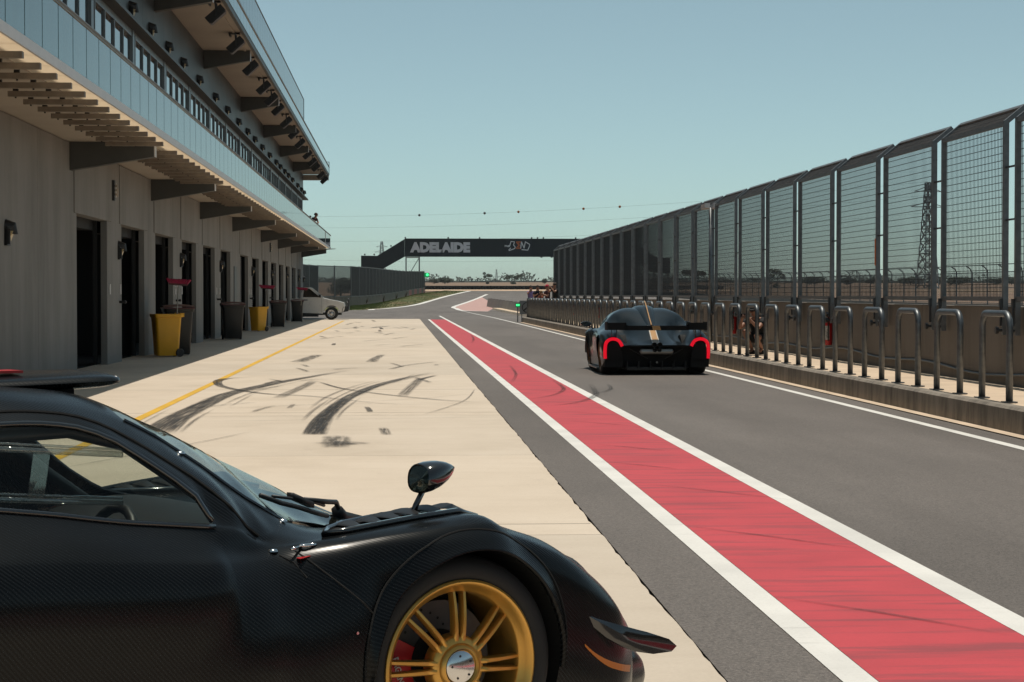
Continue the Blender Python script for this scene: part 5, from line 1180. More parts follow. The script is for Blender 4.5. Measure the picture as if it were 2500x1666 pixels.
def build_car(t, m_body, rimm, steer, scoop=True):
    wm_ = M['sideglass'] if scoop else M['screend']
    part(BODY['shell'], 'body_shell', m_body, t); part(BODY['screen'], 'windscreen', M['screen'] if scoop else M['screend'], t); 
    for w_ in BODY['frame']: part(w_, 'door_frame', m_body, t)
    for w_ in BODY['win']: part(w_, 'side_window', wm_, t)
    cals = []
    for s, wd, st in ((0.0, 0.26, steer), (WB, 0.33, 0)):
        for side in (-1, 1):
            w_, c_ = wheel(t, s, side, rimm, st, width=wd, t_out=(0.955 if s == 0 else 1.0)); cals.append(c_); arch_well(t, s, side)
            if s == 0: arch_lip(t, s, side, m_body)
    # floor, cockpit tub, bulkheads
    m_ = MB(); m_.add([(.6,-.6,.09),(.6,.6,.09),(.42,.9,.09),(.42,-.9,.09)], [(0,1,2,3)]); m_.box(-2.2, -0.42, -.93, .93, .07, .11); m_.box(-3.25, -3.0, -.55, .55, .10, .14); m_.box(-.45, .62, -.55, .55, .07, .11); m_.box(-3.2,-2.15,-.55,.55,.08,.12); m_.build('floor', M['satin'], t)
    m_ = MB(); m_.box(-1.95, -1.88, -.78, .78, .1, .86); m_.box(-.40, -.36, -.55, .55, .1, .66); m_.build('bulkhead', M['void'], t)
    m_ = MB(); rows = []
    for i in range(9):
        s = -.02-.085*i; rows.append([(s, (-.52+.13*j)*(.75+.25*min(1,i/3)), .70+.09*math.sin(math.pi*i/10)) for j in range(9)])
    m_.grid(rows); m_.box(-.72, -.68, -.62, .62, .40, .745); m_.build('dashboard', M['satin'], t, smooth=True)
    for sy in (-.36, .36):
        m_ = MB(); rows = []
        for i in range(8):
            q = i/7; rows.append([(-1.30-.42*q**1.3+.03*abs(j)-.0, sy+.075*j*(1-.35*max(0, q-.55)), .30+.68*q+(-.02 if j else 0)) for j in (-3,-2.6,-1.5,0,1.5,2.6,3)])
        m_.grid(rows); m_.grid([[(-1.30+.10*i, sy+.08*j, .28+(.07 if abs(j) == 3 else 0)+.03*i/4) for j in (-3,-1.5,0,1.5,3)] for i in range(6)]); o = m_.build('seat', M['satin'], t, smooth=True); md = o.modifiers.new('thick', 'SOLIDIFY'); md.thickness = 0.035
    m_ = MB(); m_.path([(-.92+.05*math.cos(a), -.36+.15*math.cos(a)*0+.16*math.sin(a), .70+.15*math.cos(a)) for a in [i*math.pi/10 for i in range(20)]], .016, 8, closed=True); m_.box(-.93,-.89,-.48,-.24,.68,.72); m_.tube((-.9,-.36,.7), (-.6,-.36,.62), .03, 8); m_.build('steering_wheel', M['black'], t, smooth=True)
    cg = MB()
    for sy in (-1, 1):
        cg.path([(-.46, sy*.56, .72),(-.68, sy*.555, .875),(-.93, sy*.50, 1.055),(-1.10, sy*.48, 1.10),(-1.55, sy*.53, 1.09),(-1.78, sy*.60, .70),(-1.8, sy*.66, .2)], .022, 8)
        cg.path([(-1.55, sy*.53, 1.07), (-1.80, -sy*.62, .55)], .018, 8); cg.path([(-1.75, sy*.66, .45), (-.7, sy*.72, .55)], .022, 8)
    cg.path([(-1.55,-.53,1.09),(-1.55,0,1.11),(-1.55,.53,1.09)], .022, 8); cg.path([(-.95,-.50,1.06),(-.95,0,1.10),(-.95,.50,1.06)], .018, 8); cg.build('roll_cage', M['satin'], t, smooth=True)
    if not scoop: return cals
    # roof scoop with chromed lip
    m_ = MB(); rows = []
    for i, (ds, th) in enumerate(((0,.08),(.006,.38),(.018,.62),(.04,.82),(.075,.95),(.13,1),(.25,1),(.4,1),(.55,1),(.7,1),(.9,1),(1.1,.95),(1.3,.8))):
        s = -.768-ds; q = ds/1.3; w_ = .26*(1-.25*q)*(.80+.20*th); zc_ = 1.232-.03*q; hh = .030*th
        rows.append([(s-.03*abs(math.cos(a))**3, -w_*math.cos(a), zc_+hh*math.copysign(abs(math.sin(a))**.75, math.sin(a))) for a in [2*math.pi*j/24 for j in range(25)]])
    m_.grid(rows, flip=True); m_.build('roof_scoop', m_body, t, smooth=True)
    m_ = MB(); m_.box(-1.75, -.93, -.17, .17, 1.10, 1.215); m_.build('scoop_duct', M['void'], t)
    return cals
# ---------------------------------------------------------------- foreground car
PHI = R(35)
hero = thing('race_car', 'matte carbon race car with gold front wheel filling the foreground', 'race car', (-0.3437, 6.8450, 0), PHI)
cals = build_car(hero, M['carbon'], M['gold'], R(-4.5))
for side in (-1, 1):
    # shut lines
    def line(pts, name='shut_line', r=0.0035, m=None):
        g = MB(); g.path(pts, r, 5); g.build(name, m or M['void'], hero)
    line([onside(s, z, side, .0005) for s, z in ((-.546,.738),(-.525,.715),(-.504,.693),(-.444,.636),(-.389,.585),(-.338,.529))])
    line([ontop(s, t_, side, .0005) for s, t_ in ((-.546,.905),(-.57,.87),(-.60,.84))])
    def railpt(k, s): a = rails_at(s)[k]; return (s, side*(a[0]+.0015), a[1]+.001)
    line([railpt(2, s) for s in [-1.62+.05*i for i in range(20)]+[-.63]], r=.0045)
    g = MB(); g.path([railpt(3, s) for s in [-1.60+.05*i for i in range(16)]+[-.82,-.806]], .0085, 6); g.path([railpt(4, s) for s in [-1.60+.05*i for i in range(16)]+[-.806]], .0085, 6); g.build('window_trim', M['gloss'], hero, smooth=True)
    line([railpt(1, s) for s in [-.94+.045*i for i in range(23)]+[.10]], 'windscreen_seal', .006, M['gloss'])
    # fender-top louvre
    lo = [(-.414,.79),(-.34,.81),(-.264,.82),(-.095,.825),(.07,.82),(.18,.77)]; hi = [(.215,.65),(.115,.59),(.022,.585),(-.115,.60),(-.261,.66),(-.36,.73)]
    rim = [ontop(s, a, side, .008) for s, a in lo+hi]
    g = MB(); g.path([p for p in [Vector(q) for q in rim]], .011, 6, closed=True); lou = g.build('louvre_frame', M['gloss'], hero, smooth=True)
    g = MB(); cen = Vector((-.08, side*.70, surf(-.08,.70)+.002)); g.add([tuple(cen)]+[(p[0], p[1], p[2]-.003) for p in rim], [(0,i+1,(i+1) % len(rim)+1) for i in range(len(rim))]); g.build('louvre_opening', M['void'], lou)
    for q in range(6):
        s = -.30+.078*q; ta = .80; tb_ = .615 if s > -.2 else .68; rows = []
        for i in range(7):
            a = ta+(tb_-ta)*i/6; rows.append([(s+.035+.012*math.sin(math.pi*i/6), side*a, surf(s, a)+.004), (s+.004+.03*math.sin(math.pi*i/6)*.6, side*a, surf(s, a)+.014+.012*math.sin(math.pi*i/6)), (s-.01, side*a, surf(s, a)+.010)])
        g = MB(); g.grid(rows, flip=(side > 0)); g.build('louvre_blade', M['satin'], lou, smooth=True)
    # mirror on its stalk
    if side < 0:
        mo = bpy.data.objects.new('mirror', None); COL.objects.link(mo); mo.parent = hero; mo.location = (-.02, side*.735, 0)
        g = MB(); g.path([(-.030,0,.785),(-.012,0,.83),(.022,0,.885)], .016, 8, rs=[.019,.0165,.015], sy=.6); g.build('stalk', M['gloss'], mo, smooth=True)
        g = MB(); g.lathe([(.001,.0),(.03,.0),(.034,.008),(.03,.016),(.001,.016)], 16, 'z', (-.035, 0, .785)); g.build('stalk_foot', M['gloss'], mo, smooth=True)
        g = MB(); rows = []
        prof = [(-.002,.93),(.004,1.0),(.03,1.02),(.06,.94),(.09,.74),(.115,.46),(.132,.20),(.138,.02)]
        for x_, k_ in prof:
            row = []
            for j in range(25):
                a = 2*math.pi*j/24; ry = .062*k_; rz_ = .047*k_; cy = math.copysign(abs(math.cos(a))**.8, math.cos(a)); cz = math.copysign(abs(math.sin(a))**.8, math.sin(a))
                row.append((x_+.004*math.sin(a), side*(cy*ry), .915+cz*rz_+.012*x_/.138*2))
            rows.append(row)
        g.grid(rows, flip=(side < 0)); hs_ = g.build('mirror_shell', M['gloss'], mo, smooth=True)
        g = MB(); pr = rows[0]; g.add([(.006, 0, .914)]+[(p[0]+.004, p[1]*.95, .914+(p[2]-.914)*.94) for p in pr[:-1]], [(0, i+1, (i+1) % 24+1) for i in range(24)]); g.build('mirror_glass', M['mirrorg'], mo)
    # canard and nose details
    can = [(.467,.469),(.53,.443),(.62,.414),(.722,.383),(.806,.353),(.837,.327),(.816,.31),(.745,.308),(.676,.322),(.63,.341),(.562,.38),(.494,.434)]
    def ct(s): return .955+.055*max(0, (s-.50)/.34)
    g = MB(); n_ = len(can); cs_, cz_ = .66, .362
    for e in (.006, -.006): g.add([(cs_, side*(ct(cs_)+.012+e), cz_)]+[(a, side*(ct(a)+e), b) for a, b in can], [(0, i+1, (i+1) % n_+1) if e > 0 else (0, (i+1) % n_+1, i+1) for i in range(n_)])
    g.add([(a, side*(ct(a)+e), b) for e in (.006, -.006) for a, b in can], [(i, (i+1) % n_, n_+(i+1) % n_, n_+i) for i in range(n_)]); g.build('canard', M['gloss'], hero, angle=R(50))
    g = MB(); rows = []
    up = spline([(.47,.369,0),(.518,.334,0),(.589,.299,0),(.675,.271,0),(.76,.251,0)], 4); dn = spline([(.472,.360,0),(.52,.32,0),(.589,.278,0),(.67,.25,0),(.75,.230,0)], 4)
    for p, q in zip(up, dn): rows.append([onside(p.x, p.y, side, .003), onside(q.x, q.y, side, .003)])
    g.grid(rows, flip=(side < 0)); g.build('stripe', M['stripe'], hero)
    g = MB(); g.lathe([(.001,.075),(.05,.06),(.075,.02),(.08,-.04)], 18, 'x', (.86, side*.30, .34)); g.build('headlight', M['gloss'], hero, smooth=True)
    for s, z in ((-.42,.50),(-.27,.66)):
        g = MB(); p = onside(s, z, side, .002); g.lathe([(.001,.002*side),(.0045,.002*side),(.0045,0)], 8, 'y', p); g.build('rivet', M['chrome'], hero)
    for s, a in ((-.78,.57),(-.46,.63),(-.61,.82)):
        g = MB(); p = ontop(s, a, side, 0); g.lathe([(.001,.008),(.012,.007),(.016,0)], 10, 'z', p); g.build('fastener', M['chrome'], hero, smooth=True)
    p = Vector(ontop(-.50, .84, side, .004)); g = MB(); g.path([p+Vector((.028*math.cos(a), .012*math.sin(a), .0)) for a in [i*.5236 for i in range(12)]], .0045, 6, closed=True); g.tube(p+Vector((-.02,0,0)), p+Vector((-.075,side*.025,-.004)), .004, 6); g.build('bonnet_pin', M['chrome'], hero, smooth=True)
    g = MB(); q = Vector(ontop(-.535, .87, side, .003)); g.obox(q, (.022,side*-.006,.002), (0,.011,0), (0,0,.001)); g.build('pull_tag', M['calred'], hero)
# white letters on the caliper that shows
me = text_mesh('PAGANI', -.045, .045, -.011, .011, 0, 0.02, 0.001)
o = link('caliper_print', me, M['stripew'], cals[0]); o.location = (-.166, -(0.13-.112)-.003, -.012); o.rotation_euler = (0, R(75), 0)
# sliding window rails of clear plastic behind the side window
for side in (-1, 1):
    for z0, z1 in ((1.075, 1.040), (.935, .900)):
        g = MB(); g.tube((-1.55, side*.66, z0+.012), (-1.03, side*.685, z1), .009, 10); g.tube((-1.55, side*.66, z0+.028), (-1.03, side*.685, z1+.014), .004, 8); g.build('window_rail', M['clear'], hero, smooth=True)
    g = MB(); g.add([(-1.32,side*.68,.92),(-1.27,side*.68,.918),(-1.245,side*.67,1.055),(-1.295,side*.67,1.06)], [(0,1,2,3)]); g.build('sliding_pane', M['clear'], hero)
# wiper
def ws(a, b, e): return (a, -b, surf(a, b)+e)
g = MB(); g.path([ws(-.40,.40,.012), ws(-.30,.36,.022), ws(-.20,.31,.028), ws(-.10,.26,.024), ws(-.03,.22,.018)], .008, 6); g.path([ws(-.34,.375,.03), ws(-.20,.30,.05), ws(-.12,.26,.055), ws(-.03,.20,.045)], .005, 6); g.path([ws(-.16,.28,.055), ws(-.02,.2,.06), ws(.07,.12,.05), ws(.13,.05,.02)], .009, 6); g.path([ws(.10,.08,.02), (.16,-.02,.72), (.28,.05,.69)], .022, 6)
g.obox(ws(-.18,.29,.05), (.05,.015,-.02), (-.004,.014,0), (0,0,.010)); g.build('wiper', M['black'], hero, smooth=True)
g = MB(); p = Vector((-1.14,-.08,1.262)); g.obox(p, (.06,0,0), (0,.05,0), (0,0,.004)); g.build('roof_decal', M['calred'], hero)
g = MB(); g.path([(-.776-.028*abs(i-5)**3/125,-.205+.041*i, 1.232) for i in range(11)], .012, 8, sy=1.0); g.build('scoop_lip', M['chrome'], hero, smooth=True)
# ---------------------------------------------------------------- departing car
car2 = thing('departing_race_car', 'glossy dark blue race car with lit red tail lamps driving away down the lane', 'race car', (4.81, 39.8, 0), R(90))
build_car(car2, M['carbong'], M['bronze'], 0, False)
for side in (-1, 1):
    # C-shaped tail lamp on each pod
    pts = [(.965,.30),(.972,.42),(.965,.54),(.94,.61),(.88,.655),(.80,.665),(.72,.635),(.675,.58),(.65,.53)]
    sp_ = spline([(0, a, b) for a, b in pts], 5); g = MB(); rows = []
    for i, p in enumerate(sp_):
        d = (sp_[min(i+1, len(sp_)-1)]-sp_[max(i-1, 0)]).normalized(); nrm = Vector((0, -d.z, d.y)); w_ = .032
        sx = -3.305+.03*max(0, (.45-p.z))*2
        rows.append([(sx+.02, side*(p+nrm*w_).y, (p+nrm*w_).z), (sx-.012, side*(p+nrm*w_*.6).y, (p+nrm*w_*.6).z), (sx-.012, side*(p-nrm*w_*.6).y, (p-nrm*w_*.6).z), (sx+.02, side*(p-nrm*w_).y, (p-nrm*w_).z)])
    g.grid(rows, flip=(side > 0)); g.build('tail_lamp', M['tail'], car2, smooth=True)
    g = MB(); rows = []
    for i in range(9):
        a = math.pi*i/8; rows.append([(-3.29, side*(.81-.16*math.cos(a)), .30+.33*math.sin(a)), (-3.0, side*(.81-.16*math.cos(a)), .30+.33*math.sin(a))])
    g.grid(rows); g.add([(-3.285, side*(.81-.17*math.cos(a)), .26+.38*math.sin(a)) for a in [math.pi*i/8 for i in range(9)]], [tuple(range(9))]); g.box(-3.285, -3.0, side*.81-.17, side*.81+.17, .14, .28); g.build('pod_void', M['void'], car2)
    for q in (.74, .83):
        g = MB(); g.prism([(-2.86, side*q, surf(-2.86,q)-.01), (-3.18, side*q, surf(-3.18,q)-.01), (-3.20, side*q, .78), (-3.12, side*q, .90), (-3.0, side*q, .88)], (0, side*.012, 0)); g.build('wing_strut', M['gloss'], car2)
    g = MB(); g.box(-3.34, -2.92, side*.93-.008, side*.93+.008, .83, .985); g.build('endplate', M['void'], car2)
    mo = MB(); rows = []
    for x_, k_ in ((-.06,.9),(-.05,1),(0,1),(.05,.8),(.08,.4),(.09,.05)):
        rows.append([(-.02+x_, side*(1.02+.11*k_*math.cos(2*math.pi*j/16)), .90+.055*k_*math.sin(2*math.pi*j/16)) for j in range(17)])
    mo.grid(rows, flip=(side < 0)); mo.add(rows[0][:-1], [tuple(range(16))]); mo.tube((-.03, side*.80, .76), (-.0, side*.98, .88), .014, 6); mo.build('mirror', M['gloss'], car2, smooth=True)
    g = MB(); g.lathe([(.001,0),(.012,0)], 8, 'x', (0,0,0)); 
    g = MB(); g.box(-2.18, -.48, side*.93, side*1.02, .075, .10); g.build('side_skirt', M['titan'], car2)
    g = MB(); g.add([onside(s, z, side, .004) for s, z in ((-.62,.62),(-.60,.60),(-.62,.24),(-.66,.24))], [(0,1,2,3)]); g.add([onside(s, z, side, .004) for s, z in ((-2.02,.42),(-1.94,.40),(-2.06,.16),(-2.14,.16))], [(0,1,2,3)]); g.build('side_decal', M['stripew'], car2)
# wing: a full-width plane with raised outer ends
g = MB(); rows = []
for i in range(25):
    t_ = -.925+1.85*i/24; e = min(1, max(0, (abs(t_)-.52)/.12)); z = .875+.05*e; ch = .20+.05*e
    rows.append([(-3.30-.03*e, t_, z+.03), (-3.22, t_, z+.012), (-3.10, t_, z+.004), (-3.02+.0, t_, z), (-3.00, t_, z-.010), (-3.10, t_, z-.020), (-3.24, t_, z-.010), (-3.30-.03*e, t_, z+.024)])
g.grid(rows); wg = g.build('rear_wing', M['gloss'], car2, angle=R(40))
g = MB(); g.box(-3.315, -3.302, -.60, .60, .828, .915); g.box(-3.345, -3.332, -.92, -.58, .835, .972); g.box(-3.345, -3.332, .58, .92, .835, .972); g.box(-3.345,-3.05,-.60,-.585,.84,.96); g.box(-3.345,-3.05,.585,.60,.84,.96); g.build('wing_flap', M['void'], wg)
def topstrip(s0, s1, w0, w1, m, name, e=.004, off=0.0):
    g = MB(); rows = []
    for i in range(25):
        s = s0+(s1-s0)*i/24; w_ = w0+(w1-w0)*i/24; rows.append([(s, off+w_*q, surf(s, abs(off+w_*q))+e) for q in (-1,-.5,0,.5,1)])
    g.grid(rows, flip=True); g.build(name, m, car2)
topstrip(-3.26, -1.75, .075, .06, M['stripew'], 'pinstripe', .004); topstrip(-3.26, -1.75, .055, .045, M['stripeg'], 'centre_stripe', .006)
g = MB(); g.add([(-3.318,-.075,.832),(-3.318,.075,.832),(-3.318,.10,.912),(-3.318,-.05,.912)], [(0,1,2,3)]); g.build('wing_stripe', M['stripeg'], wg)
# roof scoop hump and shark fin
g = MB(); rows = []
for i in range(15):
    s = -1.0-.11*i; q = i/14; w_ = .24*(1-.7*q); zt = surf(s, 0)+.065*(1-q**2)
    rows.append([(s, w_*c, (zt-(zt-surf(s, abs(w_*c))+.02)*abs(c)**4)) for c in (-1,-.9,-.7,-.4,0,.4,.7,.9,1)])
g.grid(rows, flip=True); g.add(rows[0], [tuple(range(9))]); g.build('scoop_hump', M['carbong'], car2, smooth=True)
fin = [(-1.15,1.24),(-1.30,1.345),(-1.42,1.36),(-1.6,1.31),(-1.9,1.17),(-2.2,1.03),(-2.5,.91),(-2.5,.84),(-1.9,1.0),(-1.3,1.15)]
g = MB(); g.prism([(a, -.012, b) for a, b in fin], (0, .024, 0)); fo = g.build('shark_fin', M['gloss'], car2); g = MB(); g.path([(a, 0, b+.004) for a, b in fin[:7]], .013, 6); g.build('fin_edge', M['stripeg'], fo)
# exhaust, diffuser, rear dark structure
g = MB(); g.add([(-3.20,-.66,.53),(-3.20,.66,.53),(-3.05,.66,.12),(-3.05,-.66,.12)], [(0,1,2,3)]); g.box(-3.29, -3.1, -.64, .64, .525, .548); g.build('rear_panel', M['void'], car2)
g = MB(); g.lathe([(.001,-.32),(.048,-.30),(.052,-.28),(.052,.28),(.048,.30),(.001,.32)], 16, 'y', (-3.26, 0, .43)); ex = g.build('silencer', M['titan'], car2, smooth=True)
for dy, dz in ((-.052,.10),(.052,.10),(-.042,.0),(.042,.0)):
    g = MB(); r_ = .046 if dz else .040; g.lathe([(r_, .12),(r_, -.02),(r_*.9, -.025),(r_*.85, -.015),(r_*.85,.10)], 18, 'x', (-3.34, dy, .46+dz)); g.build('tail_pipe', M['gloss'], ex, smooth=True); g = MB(); g.lathe([(.001,.01),(r_*.86,.01)], 14, 'x', (-3.34, dy, .46+dz)); g.build('pipe_bore', M['void'], ex)
for i in range(6):
    yv = -.55+.22*i; g = MB(); g.prism([(-2.9,yv,.10),(-3.32,yv,.10),(-3.32,yv,.26),(-2.9,yv,.14)], (0,.012,0)); g.build('diffuser_vane', M['satin'], car2)
g = MB(); g.tube((-3.22,-.5,.48), (-3.24,-.16,.30), .010, 6); g.tube((-3.22,.5,.48), (-3.24,.16,.30), .010, 6); g.build('brace', M['satin'], car2)
g = MB(); g.lathe([(.001,-.02),(.018,-.02),(.02,.0)], 10, 'x', (-3.3, 0, .23)); g.build('tow_eye', M['titan'], car2)
# ================================================================== people
M['skin'] = mat('skin', (0.34, 0.17, 0.11), 0.55, var=0.08, kind='obj'); M['hair'] = mat('brown hair', (0.035, 0.018, 0.010), 0.7, kind='obj'); M['blond'] = mat('fair hair', (0.20, 0.11, 0.04), 0.7, kind='obj')
def cloth(name, c): return mat(name, c, 0.85, var=0.2, vs=12, kind='obj')
CL = {'black': cloth('black cotton', (0.010, 0.010, 0.011)), 'navy': cloth('navy cotton', (0.014, 0.016, 0.03)), 'maroon': cloth('maroon cotton', (0.05, 0.010, 0.014)), 'orange': cloth('rust cotton', (0.25, 0.07, 0.035)), 'lilac': cloth('lilac cotton', (0.24, 0.17, 0.36)), 'dark': cloth('dark denim', (0.016, 0.018, 0.022)), 'redcap': cloth('red cap cloth', (0.42, 0.02, 0.05)), 'shoe': cloth('dark shoe', (0.012,)*3)}
def skinned(name, pts, edges, rad, m, parent, root=0, sub=2):
    me = bpy.data.meshes.new(name); keys = list(pts); ix = {k: i for i, k in enumerate(keys)}; me.from_pydata([pts[k] for k in keys], [(ix[a], ix[b]) for a, b in edges], []); me.update(); me.materials.append(m)
    o = bpy.data.objects.new(name, me); COL.objects.link(o); o.parent = parent; sk = o.modifiers.new('skin', 'SKIN'); sk.use_smooth_shade = True; sk.branch_smoothing = 0.6
    for k, i in ix.items():
        r = rad[k]; d = me.skin_vertices[0].data[i]; d.radius = r if isinstance(r, tuple) else (r, r); d.use_root = (i == root)
    sb = o.modifiers.new('sub', 'SUBSURF'); sb.levels = sub; sb.render_levels = sub; return o
BASE = dict(pelvis=(0,0,.95), spine=(0,-.01,1.14), chest=(0,0,1.36), neck=(0,.01,1.50), head=(0,.03,1.60), crown=(0,.02,1.70))
for s, q in ((-1,'L'), (1,'R')): BASE.update({'sh'+q:(s*.18,0,1.42), 'el'+q:(s*.25,-.02,1.14), 'wr'+q:(s*.27,.06,.90), 'ha'+q:(s*.27,.08,.80), 'hi'+q:(s*.095,0,.90), 'kn'+q:(s*.11,.02,.50), 'an'+q:(s*.11,-.02,.09), 'to'+q:(s*.12,.14,.045)})
RAD = dict(pelvis=(.15,.11), spine=(.135,.10), chest=(.16,.11), neck=.055, head=(.075,.09), crown=(.07,.085)); 
for q in 'LR': RAD.update({'sh'+q:.062, 'el'+q:.042, 'wr'+q:.030, 'ha'+q:(.04,.022), 'hi'+q:.085, 'kn'+q:.058, 'an'+q:.040, 'to'+q:(.042,.03)})
EDG = [('pelvis','spine'),('spine','chest'),('chest','neck'),('neck','head'),('head','crown')]
for q in 'LR': EDG += [('chest','sh'+q),('sh'+q,'el'+q),('el'+q,'wr'+q),('wr'+q,'ha'+q),('pelvis','hi'+q),('hi'+q,'kn'+q),('kn'+q,'an'+q),('an'+q,'to'+q)]
def person(label, loc, rz, pose, shirt, legs, hair, cap=None, k=1.0, shorts=False, group=None, detail=False, sleeve=0.62, hands=None):
    t = thing('person', label, 'person', loc, rz, group); t.scale = (k, k, k); P_ = dict(BASE); P_.update(pose); V = {a: Vector(b) for a, b in P_.items()}
    edges = list(EDG); rad = dict(RAD); pts = dict(V)
    if hands:
        for q in 'LR':
            base = V['ha'+q]; f = hands[q]
            for n_, (a, b) in enumerate(f):
                pts['f%s%d' % (q, n_)] = base+Vector(a); pts['g%s%d' % (q, n_)] = base+Vector(b); rad['f%s%d' % (q, n_)] = .0105; rad['g%s%d' % (q, n_)] = .0085; edges += [('ha'+q, 'f%s%d' % (q, n_)), ('f%s%d' % (q, n_), 'g%s%d' % (q, n_))]
    skinned('body', pts, edges, rad, M['skin'], t)
    sp = {a: V[a] for a in ('pelvis','spine','chest')}; sp['pelvis'] = V['pelvis']-(V['spine']-V['pelvis']).normalized()*.03; sr = dict(pelvis=(.20,.16), spine=(.19,.155), chest=(.21,.16)); se = [('pelvis','spine'),('spine','chest')]
    sp['collar'] = V['chest'].lerp(V['neck'], .55); sr['collar'] = .085; se.append(('chest','collar'))
    for q in 'LR': sp['sh'+q] = V['sh'+q]; sp['sl'+q] = V['sh'+q].lerp(V['el'+q], sleeve); sr['sh'+q] = .085; sr['sl'+q] = .075; se += [('chest','sh'+q),('sh'+q,'sl'+q)]
    skinned('shirt', sp, se, sr, CL[shirt], t)
    lp_ = {'pelvis': V['pelvis'].lerp(V['spine'], .12), 'waist': V['pelvis'].lerp(V['spine'], .8)}; lr = {'pelvis': (.165,.13), 'waist': (.175,.135)}; le = [('waist','pelvis')]
    for q in 'LR':
        lp_['hi'+q] = V['hi'+q].lerp(V['kn'+q], .12); lr['hi'+q] = .108; le.append(('pelvis','hi'+q)); kq = V['hi'+q].lerp(V['kn'+q], .7 if shorts else 1); lp_['kn'+q] = kq; lr['kn'+q] = .098 if shorts else .08; le.append(('hi'+q,'kn'+q))
        if not shorts: lp_['an'+q] = V['an'+q]; lr['an'+q] = .058; le.append(('kn'+q,'an'+q))
    skinned('shorts' if shorts else 'trousers', lp_, le, lr, CL[legs], t)
    for q in 'LR':
        m_ = MB(); a, b = V['an'+q], V['to'+q]; d = (b-a); d.z = 0; d = d.normalized() if d.length > 1e-3 else Vector((0,1,0)); n_ = Vector((-d.y, d.x, 0)); rows = []
        for i, (f, w_, h_) in enumerate(((-.07,.03,.09),(-.03,.042,.10),(.05,.045,.085),(.13,.046,.06),(.19,.036,.045),(.215,.01,.03))):
            c = a+d*f; zb = min(a.z-.085, b.z-.04); rows.append([tuple(Vector((c.x, c.y, zb))+n_*w_*math.cos(x_)+Vector((0,0,max(0, h_*math.sin(x_))))) for x_ in [i_*math.pi/6 for i_ in range(7)]])
        m_.grid(rows); m_.build('shoe', CL['shoe'], t, smooth=True)
    up = (V['crown']-V['head']).normalized(); c = V['head'].lerp(V['crown'], .6); fw = Vector((0,1,0)); fw = (fw-up*fw.dot(up)).normalized(); rt = fw.cross(up)
    def dome(r, lo, m, name, push=-.012):
        m_ = MB(); rows = []
        for i in range(7):
            a = R(lo+(90-lo)*i/6); rows.append([tuple(c+fw*push+up*(r*1.08*math.sin(a))+(rt*math.cos(b)*.88+fw*math.sin(b))*r*max(.02, math.cos(a))) for b in [j*math.pi/8 for j in range(17)]])
        m_.grid(rows); return m_.build(name, m, t, smooth=True)
    dome(.112, -12, hair, 'hair', -.022)
    if cap:
        o = dome(.120, 8, CL[cap], 'cap', -.004); m_ = MB(); rows = []
        for i in range(5):
            q = i/4; rows.append([tuple(c+up*(.03-.02*q)+fw*(.09+.085*q-.03*(abs(j)/3)**2)+rt*(j/3*.08*(1-.25*q))) for j in range(-3,4)])
        m_.grid(rows); m_.build('peak', CL[cap], o, smooth=True)
    f0 = V['head']+fw*.088
    m_ = MB(); m_.tube(f0+up*.03, f0+fw*.022-up*.012, .010, 6, .016); m_.build('nose', M['skin'], t, smooth=True)
    for s in (-1, 1):
        m_ = MB(); m_.lathe([(.001,-.011),(.009,-.006),(.011,0),(.009,.006),(.001,.011)], 8, 'z', f0+rt*s*.032+up*.036-fw*.008); m_.build('eye', M['black'], t, smooth=True)
        m_ = MB(); m_.lathe([(.001,-.03),(.014,-.02),(.018,0),(.014,.022),(.001,.03)], 8, 'z', V['head']+rt*s*.088+up*.01); m_.build('ear', M['skin'], t, smooth=True)
    m_ = MB(); m_.tube(f0+rt*.022-up*.045-fw*.004, f0-rt*.022-up*.045-fw*.004, .006, 6); m_.build('mouth', M['calred'], t, smooth=True)
    return t
def grip(s):  # four fingers and a thumb closing on something held in front
    return [((s*-.03,.035,.035),(s*-.055,.045,.03)), ((s*-.03,.04,.015),(s*-.06,.048,.010)), ((s*-.03,.04,-.008),(s*-.058,.046,-.012)), ((s*-.028,.036,-.028),(s*-.05,.042,-.032)), ((s*-.012,-.012,.035),(s*-.035,-.006,.055))]
sq = dict(pelvis=(0,-.10,.27), spine=(0,-.10,.44), chest=(0,.02,.65), neck=(0,.09,.78), head=(0,.14,.86), crown=(0,.15,.95), shL=(-.18,.06,.71), shR=(.18,.06,.71), elL=(-.20,.32,.54), elR=(.22,.34,.54), wrL=(-.09,.46,.72), wrR=(.09,.47,.72), haL=(-.06,.48,.775), haR=(.06,.49,.775),
          hiL=(-.10,-.08,.27), hiR=(.10,-.08,.27), knL=(-.15,.33,.40), knR=(.17,.28,.50), anL=(-.10,.02,.13), anR=(.11,.04,.10), toL=(-.11,.15,.05), toR=(.13,.17,.05))
ph = person('person in black cap and t-shirt crouching behind the hoops to take a photo', (7.22, 39.25, PL), R(138), sq, 'black', 'black', M['hair'], 'black', 1.0, True, None, True, 0.6, {'L': grip(-1), 'R': grip(1)})
pt = thing('phone', 'black phone held up by the crouching person', 'phone', ph.location, ph.rotation_euler.z); mb = MB(); mb.box(-.075, .075, .515, .525, .76, .835); mb.build('phone_body', M['gloss'], pt, bevel=.006); mb = MB(); mb.box(-.07, .07, .5125, .5145, .765, .83); mb.build('phone_screen', M['screen'], pt)
aim = dict(elL=(-.26,.20,1.30), elR=(.26,.20,1.30), wrL=(-.09,.30,1.52), wrR=(.09,.30,1.52), haL=(-.05,.30,1.58), haR=(.05,.30,1.58))
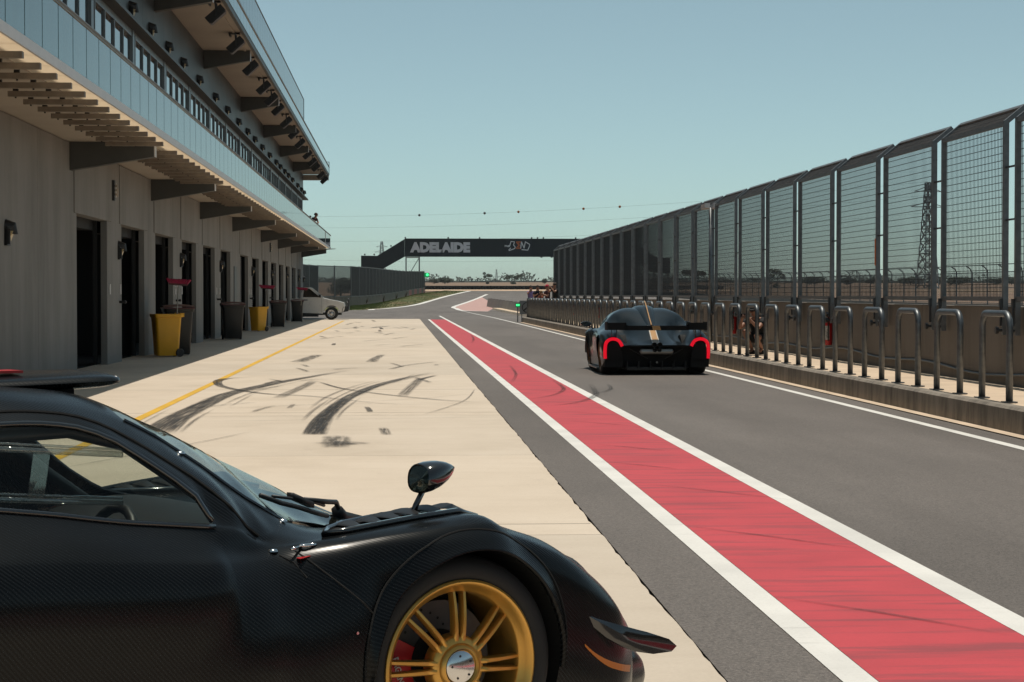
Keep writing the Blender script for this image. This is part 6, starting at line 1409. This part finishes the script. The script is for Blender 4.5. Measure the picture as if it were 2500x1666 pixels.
low_ = dict(elL=(-.27,.10,1.16), elR=(.27,.10,1.16), wrL=(-.10,.28,1.26), wrR=(.10,.28,1.26), haL=(-.05,.30,1.30), haR=(.05,.30,1.30))
G = 'spectators at the far end of the hoop row'
person('dark-haired spectator with a raised arm, leftmost of the far group', (6.98, 104.2, PL), R(205), dict(elR=(.26,.16,1.30), wrR=(.14,.22,1.52), haR=(.12,.20,1.60)), 'lilac', 'dark', M['hair'], None, .96, False, G)
person('spectator in navy holding a camera, second from left in the far group', (7.22, 102.3, PL), R(190), low_, 'navy', 'dark', M['hair'], None, .96, False, G)
person('fair-haired child in rust top in the middle of the far group', (7.35, 101.6, PL), R(120), low_, 'orange', 'dark', M['blond'], None, .80, False, G)
person('spectator in red cap and black top near the far end of the wall', (7.62, 100.8, PL), R(110), low_, 'maroon', 'black', M['hair'], 'redcap', .97, False, G)
person('tall spectator in black with both arms raised, rightmost of the far group', (7.88, 99.2, PL), R(120), aim, 'black', 'black', M['hair'], None, 1.03, False, G)
lean = dict(pelvis=(0,-.06,.90), spine=(0,.0,1.05), chest=(0,.10,1.20), neck=(0,.17,1.31), head=(0,.22,1.38), crown=(0,.22,1.47), shL=(-.18,.10,1.25), shR=(.18,.10,1.25), elL=(-.22,.24,1.0), elR=(.22,.26,.98), wrL=(-.05,.32,.98), wrR=(.05,.34,.96), haL=(-.02,.36,.97), haR=(.02,.38,.95), hiL=(-.095,-.05,.86), hiR=(.095,-.05,.86))
person('person leaning on the balcony handrail at the far end of the pit building', (-4.72, 108.6, 4.462), R(-115), lean, 'maroon', 'dark', M['hair'], None, .98)
# ================================================================== light summer haze over the plain
hz = MB(); hz.box(-5050, 5050, -65, 6050, -1.1, 62); m_, n_, p_, L_ = newmat('haze'); n_.nodes.remove(p_); pv = n_.nodes.new('ShaderNodeVolumePrincipled'); pv.inputs['Color'].default_value = (0.86, 0.93, 0.95, 1); pv.inputs['Density'].default_value = 0.00006; pv.inputs['Anisotropy'].default_value = 0.2
L_.new(pv.outputs[0], n_.nodes['Material Output'].inputs['Volume']); hzo = hz.build('haze', m_); hzo['kind'] = 'stuff'
scene.cycles.volume_bounces = 0
